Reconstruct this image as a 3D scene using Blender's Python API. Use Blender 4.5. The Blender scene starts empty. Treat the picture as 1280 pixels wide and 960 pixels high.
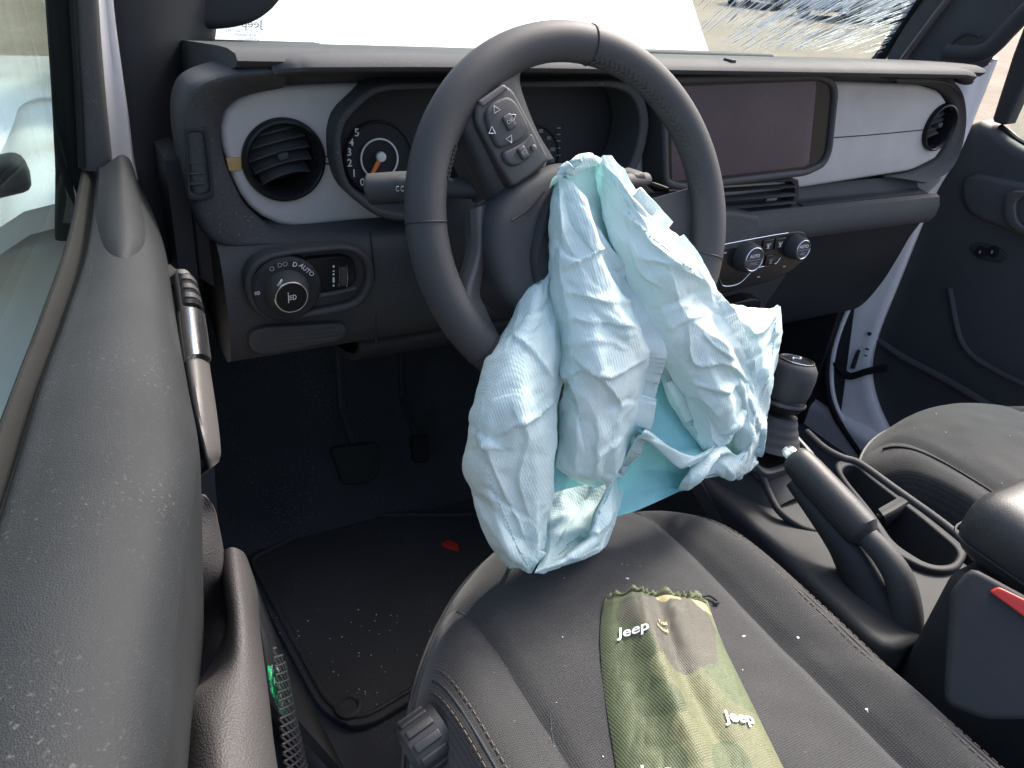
import bpy, bmesh, math, random
import numpy as np
from mathutils import Vector, Matrix

random.seed(7)
RNG = np.random.default_rng(7)
scene = bpy.context.scene
COL = scene.collection
PI = math.pi
rad = math.radians

# ------------------------------------------------------------------ camera
# metres; X to the passenger side, Y to the front of the car, Z up; ground Z = 0
AX = np.array([[0.86799459, 0.17842111, -0.46341267],
               [-0.48737595, 0.48488087, -0.72619228],
               [0.09513191, 0.85618716, 0.50783213]])
CAM = np.array([-0.822, -0.612, 1.445])
FOC = 961.0
cam_data = bpy.data.cameras.new('camera')
cam = bpy.data.objects.new('camera', cam_data)
COL.objects.link(cam)
cam.matrix_world = Matrix([list(AX[0]) + [CAM[0]], list(AX[1]) + [CAM[1]], list(AX[2]) + [CAM[2]], [0, 0, 0, 1]])
cam_data.sensor_width = 36.0
cam_data.lens = FOC / 1280 * 36.0
cam_data.clip_start = 0.02
cam_data.clip_end = 2000
scene.camera = cam

# ------------------------------------------------------------------ light
SUN_TO = np.array([0.66, 0.30, 0.78]); SUN_TO /= np.linalg.norm(SUN_TO)   # towards the sun
world = bpy.data.worlds.new('World'); scene.world = world; world.use_nodes = True
wn = world.node_tree.nodes; wl = world.node_tree.links
sky = wn.new('ShaderNodeTexSky'); sky.sky_type = 'NISHITA'; sky.sun_disc = False
sky.sun_elevation = math.asin(SUN_TO[2]); sky.sun_rotation = math.atan2(SUN_TO[0], SUN_TO[1])
sky.air_density = 0.8; sky.dust_density = 6.0; sky.ozone_density = 1.0
wn['Background'].inputs['Strength'].default_value = 0.15
wl.new(sky.outputs[0], wn['Background'].inputs['Color'])
sun_d = bpy.data.lights.new('sun', 'SUN'); sun_d.energy = 1.8; sun_d.angle = rad(11.0); sun_d.color = (1.0, 0.95, 0.88)
sun_o = bpy.data.objects.new('sun', sun_d); COL.objects.link(sun_o)
sun_o.rotation_euler = Vector(SUN_TO).to_track_quat('Z', 'Y').to_euler()
sun_o.location = (4, 2, 6)
scene.view_settings.view_transform = 'Standard'
scene.view_settings.look = 'None'
scene.view_settings.gamma = 1.0
scene.view_settings.exposure = 1.7
scene.view_settings.use_curve_mapping = False

# ------------------------------------------------------------------ helpers
def A(*p): return np.array(p, float)
def nrm(v): v = np.asarray(v, float); return v / np.linalg.norm(v)

def ray(x, y): return AX @ A(x - 640, 480 - y, -FOC)
def on(x, y, ax, v):
    r = ray(x, y); i = 'xyz'.index(ax); return CAM + (v - CAM[i]) / r[i] * r
def pX(x, y, v): return on(x, y, 'x', v)
def pY(x, y, v): return on(x, y, 'y', v)
def pZ(x, y, v): return on(x, y, 'z', v)

class Fr:
    """a plane in the car: origin, u (right), v (up), n (out of the surface)"""
    def __init__(s, o, u, v):
        s.o = A(*o); s.u = nrm(u); v = np.asarray(v, float); v = v - s.u * (v @ s.u); s.v = nrm(v); s.n = np.cross(s.u, s.v)
    def __call__(s, a, b, c=0.0): return s.o + s.u * a + s.v * b + s.n * c
    def px(s, x, y, c=0.0):
        r = ray(x, y); t = ((s.o + s.n * c - CAM) @ s.n) / (r @ s.n); p = CAM + t * r - s.o
        return (float(p @ s.u), float(p @ s.v))
    def poly(s, pts, c=0.0): return [s.px(x, y, c) for x, y in pts]
    def at(s, a, b, c=0.0, rot=0.0):
        cs, sn = math.cos(rot), math.sin(rot)
        return Fr(s(a, b, c), s.u * cs + s.v * sn, s.v * cs - s.u * sn)

def origin(o):
    p = A(0, 0, 0)
    while o is not None: p = p + A(*o.location); o = o.parent
    return p

def tag(o, label=None, cat=None, group=None, kind=None):
    if label: o['label'] = label
    if cat: o['category'] = cat
    if group: o['group'] = group
    if kind: o['kind'] = kind
    return o

def thing(name, label, cat, loc, group=None):
    o = bpy.data.objects.new(name, None); COL.objects.link(o); o.location = tuple(float(v) for v in loc)
    o.empty_display_size = 0.05
    return tag(o, label, cat, group)

def mesh(name, V, F, mat, parent=None, smooth=True, sharp=40, kind=None):
    V = np.asarray(V, float)
    if parent is None:
        lo, hi = V.min(0), V.max(0); org = A((lo[0] + hi[0]) / 2, (lo[1] + hi[1]) / 2, lo[2]); loc = org
    else:
        org = origin(parent); loc = A(0, 0, 0)
    me = bpy.data.meshes.new(name)
    me.from_pydata((V - org).tolist(), [], [list(map(int, f)) for f in F]); me.update()
    bm = bmesh.new(); bm.from_mesh(me); bmesh.ops.recalc_face_normals(bm, faces=bm.faces); bm.to_mesh(me); bm.free()
    if smooth:
        me.polygons.foreach_set('use_smooth', [True] * len(me.polygons))
        if sharp: me.set_sharp_from_angle(angle=rad(sharp))
    ob = bpy.data.objects.new(name, me); COL.objects.link(ob)
    if mat is not None: me.materials.append(mat)
    ob.parent = parent
    if parent is None: ob.location = tuple(loc)
    if kind: ob['kind'] = kind
    return ob

class MB:
    def __init__(s): s.V = []; s.F = []
    def add(s, V, F):
        k = len(s.V); s.V += [list(map(float, v)) for v in V]; s.F += [[i + k for i in f] for f in F]; return s
    def build(s, name, mat, parent=None, **k): return mesh(name, s.V, s.F, mat, parent, **k)

def loft(loops, closed=True, cap0=False, cap1=False):
    L = [np.asarray(l, float) for l in loops]; n = len(L[0]); V = np.concatenate(L); F = []
    for i in range(len(L) - 1):
        for j in range(n if closed else n - 1):
            k = (j + 1) % n; F.append([i * n + j, i * n + k, (i + 1) * n + k, (i + 1) * n + j])
    if cap0: F.append(list(range(n - 1, -1, -1)))
    if cap1: F.append([(len(L) - 1) * n + j for j in range(n)])
    return V, F

def fillet(P, r, seg=6):
    P = [A(*p) for p in P]; n = len(P); out = []
    for i in range(n):
        a, b, c = P[i - 1], P[i], P[(i + 1) % n]; ri = r[i] if isinstance(r, (list, tuple)) else r
        d1, d2 = a - b, c - b; l1, l2 = np.linalg.norm(d1), np.linalg.norm(d2)
        d1 = d1 / l1; d2 = d2 / l2; t = min(ri, l1 * .48, l2 * .48)
        p0, p2 = b + d1 * t, b + d2 * t
        for k in range(seg + 1):
            s = k / seg; out.append((1 - s) ** 2 * p0 + 2 * s * (1 - s) * b + s * s * p2)
    return np.array(out)

def resample(P, n, closed=True):
    P = np.asarray(P, float)
    if closed: P = np.vstack([P, P[:1]])
    d = np.r_[0, np.cumsum(np.linalg.norm(np.diff(P, axis=0), axis=1))]
    keep = np.r_[True, np.diff(d) > 1e-9]; P = P[keep]; d = d[keep]
    t = np.linspace(0, d[-1], n + 1)[:-1] if closed else np.linspace(0, d[-1], n)
    return np.stack([np.interp(t, d, P[:, i]) for i in range(P.shape[1])], 1)

def ccw(P):
    x, y = P[:, 0], P[:, 1]
    return P if np.sum(x * np.roll(y, -1) - y * np.roll(x, -1)) > 0 else P[::-1]

def inset(P, d):
    t = np.roll(P, -1, 0) - np.roll(P, 1, 0); t /= np.linalg.norm(t, axis=1)[:, None] + 1e-12
    return P + np.stack([-t[:, 1], t[:, 0]], 1) * d

def to3(fr, P, c): return np.array([fr(a, b, c) for a, b in P])

def outline(P, r=0.01, n=64, seg=6): return ccw(resample(fillet(P, r, seg), n))

def plate(name, fr, P, d0, d1, bev, mat, parent, n=64, r=0.01, crown=0.0, segs=4, raw=False, **k):
    P = P if raw else outline(P, r, n)
    L = [to3(fr, P, d0), to3(fr, P, d1 - bev)]
    for s in range(1, segs + 1):
        a = s / segs * PI / 2; L.append(to3(fr, inset(P, bev * (1 - math.cos(a))), d1 - bev + bev * math.sin(a)))
    if crown:
        c = P.mean(0); Q = inset(P, bev)
        for s in (.75, .45, .15):
            L.append(to3(fr, c + (Q - c) * s, d1 + crown * (1 - s * s)))
    V, F = loft(L, True, True, True)
    return mesh(name, V, F, mat, parent, **k)

def bezel(name, fr, P, Q, d0, d1, d2, bev, mat, parent, n=64, r=0.01, r2=None, floor=False, **k):
    """frame between outlines P (outer) and Q (inner); d0 back, d1 front, d2 depth of the inner wall"""
    P = outline(P, r, n); Q = outline(Q, r if r2 is None else r2, n)
    # start Q at the point closest in angle to P[0]
    c = Q.mean(0); a0 = math.atan2(*(P[0] - P.mean(0))[::-1]); an = np.arctan2(Q[:, 1] - c[1], Q[:, 0] - c[0])
    Q = np.roll(Q, -int(np.argmin(np.abs((an - a0 + PI) % (2 * PI) - PI))), 0)
    L = [to3(fr, P, d0), to3(fr, P, d1 - bev)]
    for s in range(1, 5):
        a = s / 4 * PI / 2; L.append(to3(fr, inset(P, bev * (1 - math.cos(a))), d1 - bev + bev * math.sin(a)))
    for s in range(0, 5):
        a = (1 - s / 4) * PI / 2; L.append(to3(fr, inset(Q, -bev * (1 - math.cos(a))), d1 - bev + bev * math.sin(a)))
    L.append(to3(fr, Q, d2))
    V, F = loft(L, True, False, floor)
    return mesh(name, V, F, mat, parent, **k)

def ell(rx, ry=None, n=32, cx=0, cy=0):
    ry = rx if ry is None else ry; t = np.arange(n) / n * 2 * PI
    return np.stack([cx + rx * np.cos(t), cy + ry * np.sin(t)], 1)

def lathe(name, fr, prof, mat, parent, n=40, sy=1.0, cap0=False, cap1=True, **k):
    """prof: (radius, height along fr.n)"""
    V, F = loft([to3(fr, ell(max(r, 1e-5), max(r, 1e-5) * sy, n), h) for r, h in prof], True, cap0, cap1)
    return mesh(name, V, F, mat, parent, **k)

def catmull(P, n, closed=False):
    P = np.asarray(P, float); m = len(P)
    if closed: Q = np.vstack([P[-1:], P, P[:2]]); segs = m
    else: Q = np.vstack([2 * P[0] - P[1], P, 2 * P[-1] - P[-2]]); segs = m - 1
    out = []
    T = np.arange(n) / n * segs if closed else np.linspace(0, segs, n)
    for t in T:
        i = min(int(t), segs - 1); s = t - i; p0, p1, p2, p3 = Q[i:i + 4]
        out.append(.5 * (2 * p1 + (p2 - p0) * s + (2 * p0 - 5 * p1 + 4 * p2 - p3) * s * s + (3 * p1 - p0 - 3 * p2 + p3) * s ** 3))
    return np.array(out)

def tube_geo(P, r, seg=10, closed=False, flat=1.0, up=None, caps=True, roll=0.0):
    P = np.asarray(P, float); n = len(P); R = np.broadcast_to(np.asarray(r, float), (n,))
    T = np.roll(P, -1, 0) - np.roll(P, 1, 0)
    if not closed: T[0] = P[1] - P[0]; T[-1] = P[-1] - P[-2]
    T /= np.linalg.norm(T, axis=1)[:, None] + 1e-12
    ref = nrm(up) if up is not None else (A(0, 0, 1) if abs(T[0][2]) < .9 else A(1, 0, 0))
    L = []; b = None
    for i in range(n):
        if up is not None or b is None: s = np.cross(T[i], ref if up is not None or b is None else b)
        else: s = np.cross(T[i], b)
        s = nrm(s); b = np.cross(s, T[i])
        a = np.arange(seg) / seg * 2 * PI + roll
        L.append(P[i] + R[i] * (np.cos(a)[:, None] * s + flat * np.sin(a)[:, None] * b))
    if closed: L.append(L[0].copy())
    return loft(L, True, caps and not closed, caps and not closed)

def tube(name, P, r, mat, parent, seg=10, closed=False, flat=1.0, up=None, **k):
    V, F = tube_geo(P, r, seg, closed, flat, up); return mesh(name, V, F, mat, parent, **k)

def box_geo(c, u, v, w, hx, hy, hz, bev=0.0):
    """box with rounded edges, half sizes hx hy hz along u v w"""
    bm = bmesh.new(); bmesh.ops.create_cube(bm, size=2)
    for q in bm.verts: q.co = Vector((q.co.x * hx, q.co.y * hy, q.co.z * hz))
    if bev: bmesh.ops.bevel(bm, geom=bm.edges[:], offset=bev, segments=3, affect='EDGES', profile=.5)
    bm.verts.ensure_lookup_table(); c = A(*c); u, v, w = nrm(u), nrm(v), nrm(w)
    V = [c + u * q.co.x + v * q.co.y + w * q.co.z for q in bm.verts]; F = [[x.index for x in f.verts] for f in bm.faces]
    bm.free(); return V, F
def box(name, fr, a, b, c, hx, hy, hz, bev, mat, parent, **k):
    V, F = box_geo(fr(a, b, c), fr.u, fr.v, fr.n, hx, hy, hz, bev); return mesh(name, V, F, mat, parent, **k)

def grid_up(P, nu, nv):
    P = np.asarray(P, float)
    R = np.stack([catmull(P[:, j], nu) for j in range(P.shape[1])], 1)
    return np.stack([catmull(R[i], nv) for i in range(nu)], 0)
def grid_faces(nu, nv, off=0): return [[off + i * nv + j, off + i * nv + j + 1, off + (i + 1) * nv + j + 1, off + (i + 1) * nv + j] for i in range(nu - 1) for j in range(nv - 1)]
def grid_normals(G):
    du = np.gradient(G, axis=0); dv = np.gradient(G, axis=1); N = np.cross(du, dv)
    return N / (np.linalg.norm(N, axis=2)[..., None] + 1e-12)
def patch(name, P, nu, nv, mat, parent, thick=0.0, **k):
    """smooth sheet through a grid of points, with real thickness away from the camera side"""
    G = grid_up(P, nu, nv)
    if not thick: return mesh(name, G.reshape(-1, 3), grid_faces(nu, nv), mat, parent, **k)
    N = grid_normals(G); s = np.sign(np.sum(N * (CAM - G)))
    return shell(name, G, G - N * s * thick, mat, parent, **k)
def shell(name, G, H, mat, parent, **k):
    nu, nv = G.shape[:2]; V = np.concatenate([G.reshape(-1, 3), H.reshape(-1, 3)]); o = nu * nv
    F = grid_faces(nu, nv) + [f[::-1] for f in grid_faces(nu, nv, o)]
    e = [i * nv for i in range(nu)] + [(nu - 1) * nv + j for j in range(1, nv)] + [i * nv + nv - 1 for i in range(nu - 2, -1, -1)] + [j for j in range(nv - 2, 0, -1)]
    for a, b in zip(e, e[1:] + e[:1]): F.append([a, b, b + o, a + o])
    return mesh(name, V, F, mat, parent, **k)
def extrude_x(name, prof, x0, x1, mat, parent, n=2, cap=True, shape=None, **k):
    """profile of (y, z) swept along X; shape(s, p) may bend the ends"""
    prof = np.asarray(prof, float); L = []
    for i in range(n):
        s = i / (n - 1); x = x0 + (x1 - x0) * s
        L.append([shape(s, A(x, y, z)) if shape else (x, y, z) for y, z in prof])
    V, F = loft(L, False)
    if cap: m = len(prof); F += [list(range(m)), [(n - 1) * m + j for j in range(m)][::-1]]
    return mesh(name, V, F, mat, parent, **k)

def text(body, fr, size, mat, parent, name='lettering', ext=0.0002, align='CENTER', bold=0.0, warp=None, shear=0.0, sx=1.0):
    cu = bpy.data.curves.new('t', 'FONT'); cu.body = body; cu.size = size; cu.align_x = align; cu.align_y = 'CENTER'
    cu.extrude = ext; cu.offset = bold; cu.shear = shear; cu.resolution_u = 4
    ob = bpy.data.objects.new('t', cu); COL.objects.link(ob)
    dg = bpy.context.evaluated_depsgraph_get(); me = ob.evaluated_get(dg).to_mesh()
    V = [tuple(v.co) for v in me.vertices]; F = [list(p.vertices) for p in me.polygons]
    ob.evaluated_get(dg).to_mesh_clear(); bpy.data.objects.remove(ob); bpy.data.curves.remove(cu)
    W = [warp(x * sx, y, z) if warp else fr(x * sx, y, z + ext) for x, y, z in V]
    return mesh(name, W, F, mat, parent, smooth=False)

# value noise for shaping cloth and panels (numpy)
_T = RNG.random((64, 64, 64)).astype(np.float32)
def vnoise(P, sc):
    Q = np.asarray(P, float) * sc + 31.7; i = np.floor(Q).astype(int); f = Q - i; f = f * f * (3 - 2 * f); r = 0
    for dx in (0, 1):
        for dy in (0, 1):
            for dz in (0, 1):
                w = (f[..., 0] if dx else 1 - f[..., 0]) * (f[..., 1] if dy else 1 - f[..., 1]) * (f[..., 2] if dz else 1 - f[..., 2])
                r = r + w * _T[(i[..., 0] + dx) % 64, (i[..., 1] + dy) % 64, (i[..., 2] + dz) % 64]
    return r * 2 - 1

# ------------------------------------------------------------------ materials
def new_mat(name):
    m = bpy.data.materials.new(name); m.use_nodes = True; nt = m.node_tree
    return m, nt, nt.nodes['Principled BSDF']
def lk(nt, a, b): nt.links.new(a, b)
def node(nt, t, **k):
    n = nt.nodes.new(t)
    for a, v in k.items():
        if a in n.inputs: n.inputs[a].default_value = v
        else: setattr(n, a, v)
    return n
def coords(nt, scale=None):
    tc = nt.nodes.new('ShaderNodeTexCoord'); return tc.outputs['Object']
def ramp(nt, fac, stops):
    r = nt.nodes.new('ShaderNodeValToRGB'); cr = r.color_ramp
    while len(cr.elements) < len(stops): cr.elements.new(.5)
    for e, (p, c) in zip(cr.elements, stops): e.position = p; e.color = (*c, 1) if len(c) == 3 else c
    lk(nt, fac, r.inputs[0]); return r.outputs[0]
def mixc(nt, fac, a, b):
    m = nt.nodes.new('ShaderNodeMix'); m.data_type = 'RGBA'
    for s, v in ((0, fac), (6, a), (7, b)):
        if hasattr(v, 'is_linked') or hasattr(v, 'links'): lk(nt, v, m.inputs[s])
        else: m.inputs[s].default_value = (*v, 1) if isinstance(v, tuple) and len(v) == 3 else v
    return m.outputs[2]
def simple(name, col, rough=.5, metal=0.0, grain=None, gstr=.15, var=.12, vscale=6, dust=0.0, coat=0.0, spec=.5, kind='voronoi'):
    """plain stuff with uneven colour, moulded grain and, where wanted, dust specks"""
    m, nt, b = new_mat(name); co = coords(nt)
    n1 = node(nt, 'ShaderNodeTexNoise', Scale=vscale, Detail=5, Roughness=.6); lk(nt, co, n1.inputs[0])
    lo = tuple(c * (1 - var) for c in col); hi = tuple(min(1, c * (1 + var)) for c in col)
    c = ramp(nt, n1.outputs[0], [(.3, lo), (.7, hi)])
    if dust:
        n2 = node(nt, 'ShaderNodeTexNoise', Scale=420.0, Detail=2); lk(nt, co, n2.inputs[0])
        n3 = node(nt, 'ShaderNodeTexNoise', Scale=9.0, Detail=3); lk(nt, co, n3.inputs[0])
        f = node(nt, 'ShaderNodeMath', operation='MULTIPLY'); lk(nt, ramp(nt, n2.outputs[0], [(.62, (0, 0, 0)), (.74, (1, 1, 1))]), f.inputs[0]); lk(nt, ramp(nt, n3.outputs[0], [(.4, (0, 0, 0)), (.7, (1, 1, 1))]), f.inputs[1])
        g = node(nt, 'ShaderNodeMath', operation='MULTIPLY'); lk(nt, f.outputs[0], g.inputs[0]); g.inputs[1].default_value = dust
        c = mixc(nt, g.outputs[0], c, (.42, .40, .37))
    lk(nt, c, b.inputs['Base Color'])
    n4 = node(nt, 'ShaderNodeTexNoise', Scale=vscale * 2.3, Detail=4); lk(nt, co, n4.inputs[0])
    mr = node(nt, 'ShaderNodeMapRange'); lk(nt, n4.outputs[0], mr.inputs[0]); mr.inputs[3].default_value = max(.02, rough - .07); mr.inputs[4].default_value = min(1, rough + .07)
    lk(nt, mr.outputs[0], b.inputs['Roughness'])
    b.inputs['Metallic'].default_value = metal; b.inputs['Coat Weight'].default_value = coat; b.inputs['Specular IOR Level'].default_value = spec
    if grain:
        bp = node(nt, 'ShaderNodeBump', Strength=gstr, Distance=.0006)
        if kind == 'voronoi':
            t = node(nt, 'ShaderNodeTexVoronoi', Scale=grain); lk(nt, co, t.inputs['Vector']); lk(nt, t.outputs['Distance'], bp.inputs['Height'])
        else:
            t = node(nt, 'ShaderNodeTexNoise', Scale=grain, Detail=3); lk(nt, co, t.inputs[0]); lk(nt, t.outputs[0], bp.inputs['Height'])
        lk(nt, bp.outputs[0], b.inputs['Normal'])
    return m

def fabric(name, c1, c2, scale=900, rough=.92, dust=.5, axis='z'):
    """woven seat cloth: small bricks of thread on the projected surface"""
    m, nt, b = new_mat(name); co = coords(nt)
    w = node(nt, 'ShaderNodeTexWave', Scale=scale * .16, Distortion=1.5, Detail=2); w.bands_direction = 'X'; lk(nt, co, w.inputs[0])
    w2 = node(nt, 'ShaderNodeTexWave', Scale=scale * .16, Distortion=1.5, Detail=2); w2.bands_direction = 'Y'; lk(nt, co, w2.inputs[0])
    mu = node(nt, 'ShaderNodeMath', operation='MULTIPLY'); lk(nt, w.outputs['Fac'], mu.inputs[0]); lk(nt, w2.outputs['Fac'], mu.inputs[1])
    n1 = node(nt, 'ShaderNodeTexNoise', Scale=7.0, Detail=5); lk(nt, co, n1.inputs[0])
    n0 = node(nt, 'ShaderNodeTexNoise', Scale=700.0, Detail=2); lk(nt, co, n0.inputs[0])
    ad = node(nt, 'ShaderNodeMath', operation='MULTIPLY_ADD'); lk(nt, mu.outputs[0], ad.inputs[0]); ad.inputs[1].default_value = .6; lk(nt, n0.outputs[0], ad.inputs[2])
    base = ramp(nt, ad.outputs[0], [(.3, c1), (.95, c2)])
    vr = ramp(nt, n1.outputs[0], [(.3, (.82, .82, .82)), (.7, (1.12, 1.1, 1.07))])
    mm = nt.nodes.new('ShaderNodeMix'); mm.data_type = 'RGBA'; mm.blend_type = 'MULTIPLY'; mm.inputs[0].default_value = 1
    lk(nt, base, mm.inputs[6]); lk(nt, vr, mm.inputs[7]); c = mm.outputs[2]
    if dust:
        n2 = node(nt, 'ShaderNodeTexNoise', Scale=300.0, Detail=2); lk(nt, co, n2.inputs[0])
        f = ramp(nt, n2.outputs[0], [(.74, (0, 0, 0)), (.80, (dust, dust, dust))]); c = mixc(nt, f, c, (.5, .47, .43))
    lk(nt, c, b.inputs['Base Color']); b.inputs['Roughness'].default_value = rough
    b.inputs['Sheen Weight'].default_value = .25; b.inputs['Sheen Roughness'].default_value = .4; b.inputs['Specular IOR Level'].default_value = .1
    bp = node(nt, 'ShaderNodeBump', Strength=.5, Distance=.0008); lk(nt, ad.outputs[0], bp.inputs['Height']); lk(nt, bp.outputs[0], b.inputs['Normal'])
    return m

M = {}
M['dash'] = simple('dash plastic', (.060, .062, .065), .70, grain=1100, gstr=.25, dust=.35, spec=.15)
M['dash_dark'] = simple('lower dash plastic', (.043, .045, .048), .62, grain=1100, gstr=.25, dust=.15, spec=.35)
M['shell'] = simple('black shell plastic', (.028, .030, .033), .62, grain=700, gstr=.1, spec=.2)
M['gloss'] = simple('piano black', (.013, .013, .014), .24, var=.05, spec=.2)
M['fascia'] = simple('silver grey soft trim', (.43, .425, .42), .65, grain=1500, gstr=.3, var=.07, vscale=18, kind='noise')
M['leather'] = simple('black leather', (.040, .042, .045), .6, grain=1100, gstr=.2, var=.12, spec=.3)
M['thread'] = simple('black stitching thread', (.045, .045, .045), .8)
M['tan_thread'] = simple('tan stitching thread', (.13, .095, .065), .8)
M['tan'] = simple('tan accent', (.42, .28, .11), .5, var=.08)
M['satin'] = simple('satin dark metal trim', (.085, .083, .082), .5, metal=.45, var=.06)
M['chrome'] = simple('satin chrome', (.75, .75, .76), .22, metal=1.0, var=.03)
M['white_mark'] = simple('white print', (.75, .76, .77), .5, var=.03)
M['grey_mark'] = simple('grey print', (.30, .31, .32), .5, var=.03)
M['orange'] = simple('orange needle', (.75, .22, .06), .45, var=.05)
M['paint'] = simple('white car paint', (.78, .78, .79), .22, var=.03, coat=.6)
M['jamb'] = simple('white jamb paint', (.80, .77, .74), .35, var=.06, vscale=9)
M['rubber'] = simple('black rubber', (.013, .014, .014), .75, grain=900, gstr=.1, spec=.12)
M['carpet'] = simple('black carpet', (.036, .039, .043), .95, grain=900, gstr=.8, dust=.5, kind='noise')
M['mat'] = simple('floor mat', (.030, .031, .032), .75, grain=600, gstr=.6, dust=.6, kind='noise')
M['seat'] = fabric('seat cloth', (.031, .032, .033), (.064, .065, .066), dust=.2)
M['seat_side'] = fabric('seat side cloth', (.020, .019, .019), (.042, .040, .039), dust=.2)
M['bolster'] = fabric('seat bolster cloth', (.027, .028, .029), (.057, .058, .059), dust=.2)
M['vinyl'] = simple('black vinyl', (.026, .027, .029), .5, grain=800, gstr=.25)
M['door'] = simple('door plastic', (.0160, .0182, .0205), .68, grain=1300, gstr=.38, var=.3, vscale=5, dust=.14, spec=.18)
M['door_low'] = simple('door armrest plastic', (.034, .032, .033), .6, grain=800, gstr=.6, var=.15, spec=.35)
M['pod'] = simple('grey handle plastic', (.075, .071, .069), .5, grain=1100, gstr=.3, var=.12, spec=.4)
M['red'] = simple('red plastic', (.52, .03, .02), .4, var=.06)
M['dirt'] = None
# ================================================================== setting
def dirt_mat():
    m, nt, b = new_mat('dry dirt'); co = coords(nt)
    n1 = node(nt, 'ShaderNodeTexNoise', Scale=.35, Detail=8, Roughness=.65); lk(nt, co, n1.inputs[0])
    n2 = node(nt, 'ShaderNodeTexNoise', Scale=14.0, Detail=6, Roughness=.7); lk(nt, co, n2.inputs[0])
    c1 = ramp(nt, n1.outputs[0], [(.3, (.135, .110, .082)), (.55, (.180, .150, .118)), (.75, (.215, .188, .152))])
    c2 = ramp(nt, n2.outputs[0], [(.3, (.72, .72, .72)), (.7, (1.1, 1.1, 1.1))])
    mm = nt.nodes.new('ShaderNodeMix'); mm.data_type = 'RGBA'; mm.blend_type = 'MULTIPLY'; mm.inputs[0].default_value = 1
    lk(nt, c1, mm.inputs[6]); lk(nt, c2, mm.inputs[7]); lk(nt, mm.outputs[2], b.inputs['Base Color'])
    b.inputs['Roughness'].default_value = .95
    bp = node(nt, 'ShaderNodeBump', Strength=.6, Distance=.03); lk(nt, n2.outputs[0], bp.inputs['Height']); lk(nt, bp.outputs[0], b.inputs['Normal'])
    return m
M['dirt'] = dirt_mat()
gx = np.r_[-900, -200, -60, np.linspace(-30, 60, 46), 120, 300, 900]
gy = np.r_[-900, -200, -60, np.linspace(-30, 60, 46), 120, 300, 900]
GX, GY = np.meshgrid(gx, gy, indexing='ij')
GZ = np.where((np.abs(GX) < 70) & (np.abs(GY) < 70), .04 * vnoise(np.stack([GX, GY, 0 * GX], -1), .35), 0) - .05
ground = mesh('ground', np.stack([GX, GY, GZ], -1).reshape(-1, 3), grid_faces(len(gx), len(gy)), M['dirt']); tag(ground, kind='structure')

def glass_mat(name, tint, refl=1.0, rough=.0):
    m, nt, b = new_mat(name); nt.nodes.remove(b); out = nt.nodes['Material Output']
    tr = node(nt, 'ShaderNodeBsdfTransparent'); tr.inputs[0].default_value = (*tint, 1)
    gl = node(nt, 'ShaderNodeBsdfGlossy'); gl.inputs['Roughness'].default_value = rough
    lw = node(nt, 'ShaderNodeLayerWeight', Blend=.5)
    pw = node(nt, 'ShaderNodeMath', operation='POWER'); lk(nt, lw.outputs['Facing'], pw.inputs[0]); pw.inputs[1].default_value = 4.0
    ml = node(nt, 'ShaderNodeMath', operation='MULTIPLY_ADD'); lk(nt, pw.outputs[0], ml.inputs[0]); ml.inputs[1].default_value = .75 * refl; ml.inputs[2].default_value = .04 * refl
    mx = node(nt, 'ShaderNodeMixShader'); lk(nt, ml.outputs[0], mx.inputs[0]); lk(nt, tr.outputs[0], mx.inputs[1]); lk(nt, gl.outputs[0], mx.inputs[2]); lk(nt, mx.outputs[0], out.inputs['Surface'])
    return m
M['glass'] = glass_mat('windshield glass', (.90, .95, .93))
M['tint'] = glass_mat('door glass', (.80, .90, .86), .55)
M['crack'] = simple('crushed glass edge', (.80, .83, .85), .35, var=.1)
M['crack_dark'] = simple('shaded glass fracture', (.16, .19, .21), .3, var=.2)

# ---------------------------------------------------------------- the car's own body: hood, fenders, cowl, pillars, floor
body = thing('car_body', 'white car body with buckled hood, seen from the driver side of the cabin', 'car', (0, .8, 0))
def smooth(a, b, x): t = np.clip((x - a) / (b - a), 0, 1); return t * t * (3 - 2 * t)
hx = np.linspace(-.66, .655, 40); hy = np.linspace(.80, 1.85, 40)
HX, HY = np.meshgrid(hx, hy, indexing='ij')
HZ = 1.195 + .30 * smooth(.84, 1.28, HY + .04 * HX) - .32 * smooth(1.28, 1.85, HY) - .05 * np.abs(HX / .66) ** 4
HZ += .018 * vnoise(np.stack([HX, HY, 0 * HX], -1), 4.0) + .006 * np.abs(vnoise(np.stack([HX, HY, 0 * HX], -1), 11.0))
G = np.stack([HX, HY, HZ], -1); shell('hood', G, G - A(0, 0, .02), M['paint'], body)
for sx in (-1, 1):
    fx = np.linspace(.70, 1.0, 10) * sx; fy = np.linspace(.46, 1.9, 30); FX, FY = np.meshgrid(fx, fy, indexing='ij')
    FZ = 1.10 - .10 * smooth(.82, 1.0, np.abs(FX)) ** 1.5 - .06 * (FY - .5) + .006 * vnoise(np.stack([FX, FY, 0 * FX], -1), 6.0)
    G = np.stack([FX, FY, FZ], -1); f = shell('fender', G, G - A(0, 0, .03), M['paint'], body)
    V, F = box_geo((sx * .86, 1.2, .72), A(1, 0, 0), A(0, 1, 0), A(0, 0, 1), .13, .66, .33, .05); mesh('fender_side', V, F, M['paint'], body)
V, F = box_geo((0, .67, 1.15), A(1, 0, 0), A(0, 1, 0), A(0, 0, 1), .70, .12, .03, .015); cowl = mesh('cowl', V, F, M['dash_dark'], body)
b_ = MB()
for i in range(30):
    b_.add(*box_geo((.20 + i * .016, .62 + .004 * math.sin(i), 1.183), A(1, .35, 0), A(-.35, 1, 0), A(0, 0, 1), .003, .028, .004))
b_.build('cowl_grille', M['shell'], body, smooth=False)
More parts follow.
